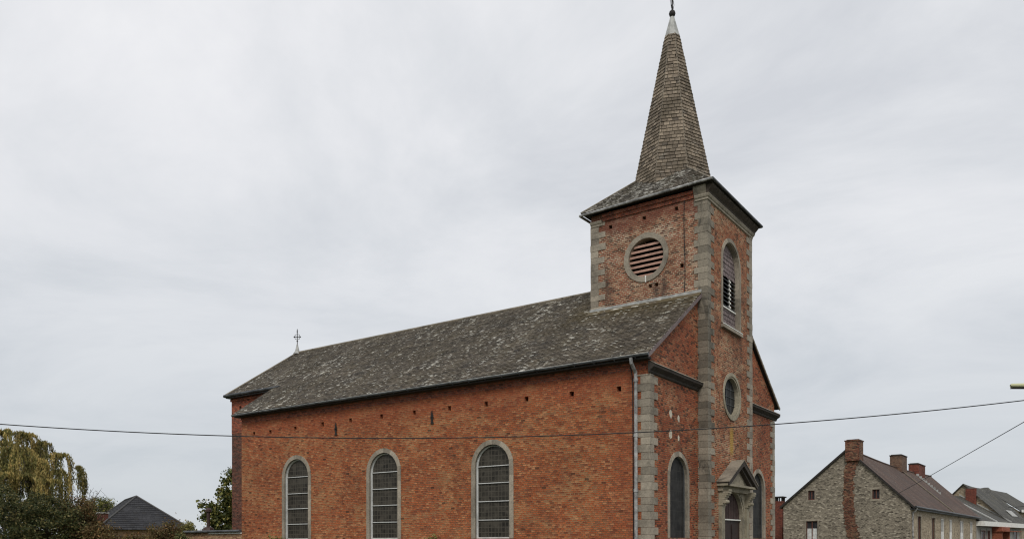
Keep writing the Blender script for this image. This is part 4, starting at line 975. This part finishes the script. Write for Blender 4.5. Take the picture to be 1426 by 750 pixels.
leafmesh('crown', P, .13, willow_l, wo, hang=.72, aspect=.28, seed=2); st.build('branchlet', bark, wo)
# shrubs below the willow
for i, (px, py, D, rx, rz_, mat_, lab, nm) in enumerate((
        (84, 742, 35.5, 1.9, 1.6, brown_l, 'broad olive brown shrub filling the space under the willow strands', 'shrub'),
        (10, 728, 33, 1.9, 1.75, shrub_l, 'dark green shrub at the left edge under the willow', 'shrub'),
        (66, 730, 33.5, 1.5, 1.45, shrub_l, 'dark green shrub between the left edge and the brown climber', 'shrub'),
        (108, 724, 34.5, .95, 1.15, brown_l, 'rust brown autumn shrub just right of the willow', 'shrub'),
        (140, 742, 34, .75, .75, brown_l, 'low brown shrub below the black roof at its left corner', 'shrub'),
        (190, 755, 34, 1.5, .42, brown_l, 'low brown and green hedge plants under the black hipped roof', 'shrub'),
        (232, 742, 33, .7, .5, brown_l, 'reddish brown bush standing in front of the garden wall', 'shrub'),
        (252, 752, 32, .25, .35, shrub_l, 'small leafy green plant at the left end of the annex', 'shrub'),
        (262, 738, 50, .7, .65, yellow_l, 'yellow green bush behind the annex roof', 'shrub'))):
    c = at(px, py, D); hh = c.z
    bushy(nm, (c.x, c.y, hh), (rx, rx, rz_), lab, 'shrub', mat_, ncl=int(55*rx*rz_+22), per=110, size=.10 if D < 40 else .13, spread=.13, seed=20+i, trunk=False, part='foliage')
c = at(12, 752, 33); 
# bare twiggy tree behind the climber
c = at(118, 752, 36); c.z = 0
bt = empty('bare_sapling', tuple(c), 0, 'thin nearly bare sapling with arching twigs between the willow and the black roof', 'tree')
m = MB(); r = random.Random(9); P = []
for k in range(30):
    s = Vector((r.uniform(-.1, .1), r.uniform(-.1, .1), r.uniform(.5, 2.4))); lat = rt2*r.uniform(-.55, 1.25)+fw*r.uniform(-.5, .5)
    e_ = Vector((lat.x, lat.y, r.uniform(2.7, 4.6)-abs(lat.length)*.6)); mid = s.lerp(e_, .55)+Vector((0, 0, .35)); tip = e_+Vector((lat.x*.35, lat.y*.35, r.uniform(-.35, .12)))
    m.tube([s, mid, e_, tip], [.02, .014, .009, .005], 4)
    for j in range(4):
        t_ = mid.lerp(e_, r.uniform(.2, 1)); m.tube([t_, t_+Vector((r.uniform(-.25, .25), r.uniform(-.25, .25), r.uniform(0, .4)))], [.007, .004], 3)
    for j in range(5): q_ = s.lerp(e_, r.uniform(.3, .95)); P.append((q_.x+r.gauss(0, .1), q_.y+r.gauss(0, .1), q_.z+r.gauss(0, .12)))
m.tube([(0, 0, 0), (0, 0, 2.6)], [.06, .025], 6); m.build('trunk', bark, bt); leafmesh('crown', np.array(P), .09, brown_l, bt, hang=.3, seed=4)
# trees further back
c = at(139, 700, 82); bushy('round_tree', (c.x, c.y, c.z-1.1), (1.5, 1.5, 1.8), 'small dark round tree behind the black roof and its chimney', 'tree', tree_l, 110, 130, .16, .25, 31)
# broadleaf tree behind the choir
c = at(345, 752, 47); c.z = 0
to = empty('broadleaf_tree', tuple(c), 0, 'dark green broadleaf tree showing behind the far end of the church', 'tree')
m = MB(); limbs(m, (0, 0, 0), 5.2, 1.6, 16, .17, 3); m.build('trunk', bark, to)
Pc = []
for px, py, hr, n in ((345, 668, 1.1, 60), (335, 690, 1.3, 80), (325, 705, 1.1, 70), (312, 712, .95, 50), (300, 722, .8, 40), (320, 725, 1.2, 80), (345, 735, 1.6, 100), (316, 690, .55, 30), (318, 668, .38, 18), (287, 716, .45, 14), (320, 657, .25, 7), (308, 684, .3, 10), (295, 704, .35, 10), (280, 703, .18, 5), (302, 740, 1., 50)):
    q = at(px, py, 47)-c; Pc.append(crown((q.x, q.y, q.z), (hr, hr, hr*.8), int(n*.6), 22, .13, int(px*3+py), .3, .1))
leafmesh('crown', np.concatenate(Pc), .17, tree_l, to, aspect=.8, seed=6)
# plants in front of the side wall
for i, (px, py, D, rx, rz_, lab) in enumerate(((386, 750, 22, .35, .17, 'tip of a green plant below the leftmost arched window'), (594, 753, 23, .5, .14, 'tip of a green plant low on the wall between the second and third arched windows'))):
    c = at(px, py, D); o = bushy('garden_plant', (c.x, c.y, c.z), (rx, rx, rz_), lab, 'plant', yellow_l, 60, 60, .07, .08, 50+i, 'plants in front of the side wall', False, part='foliage')
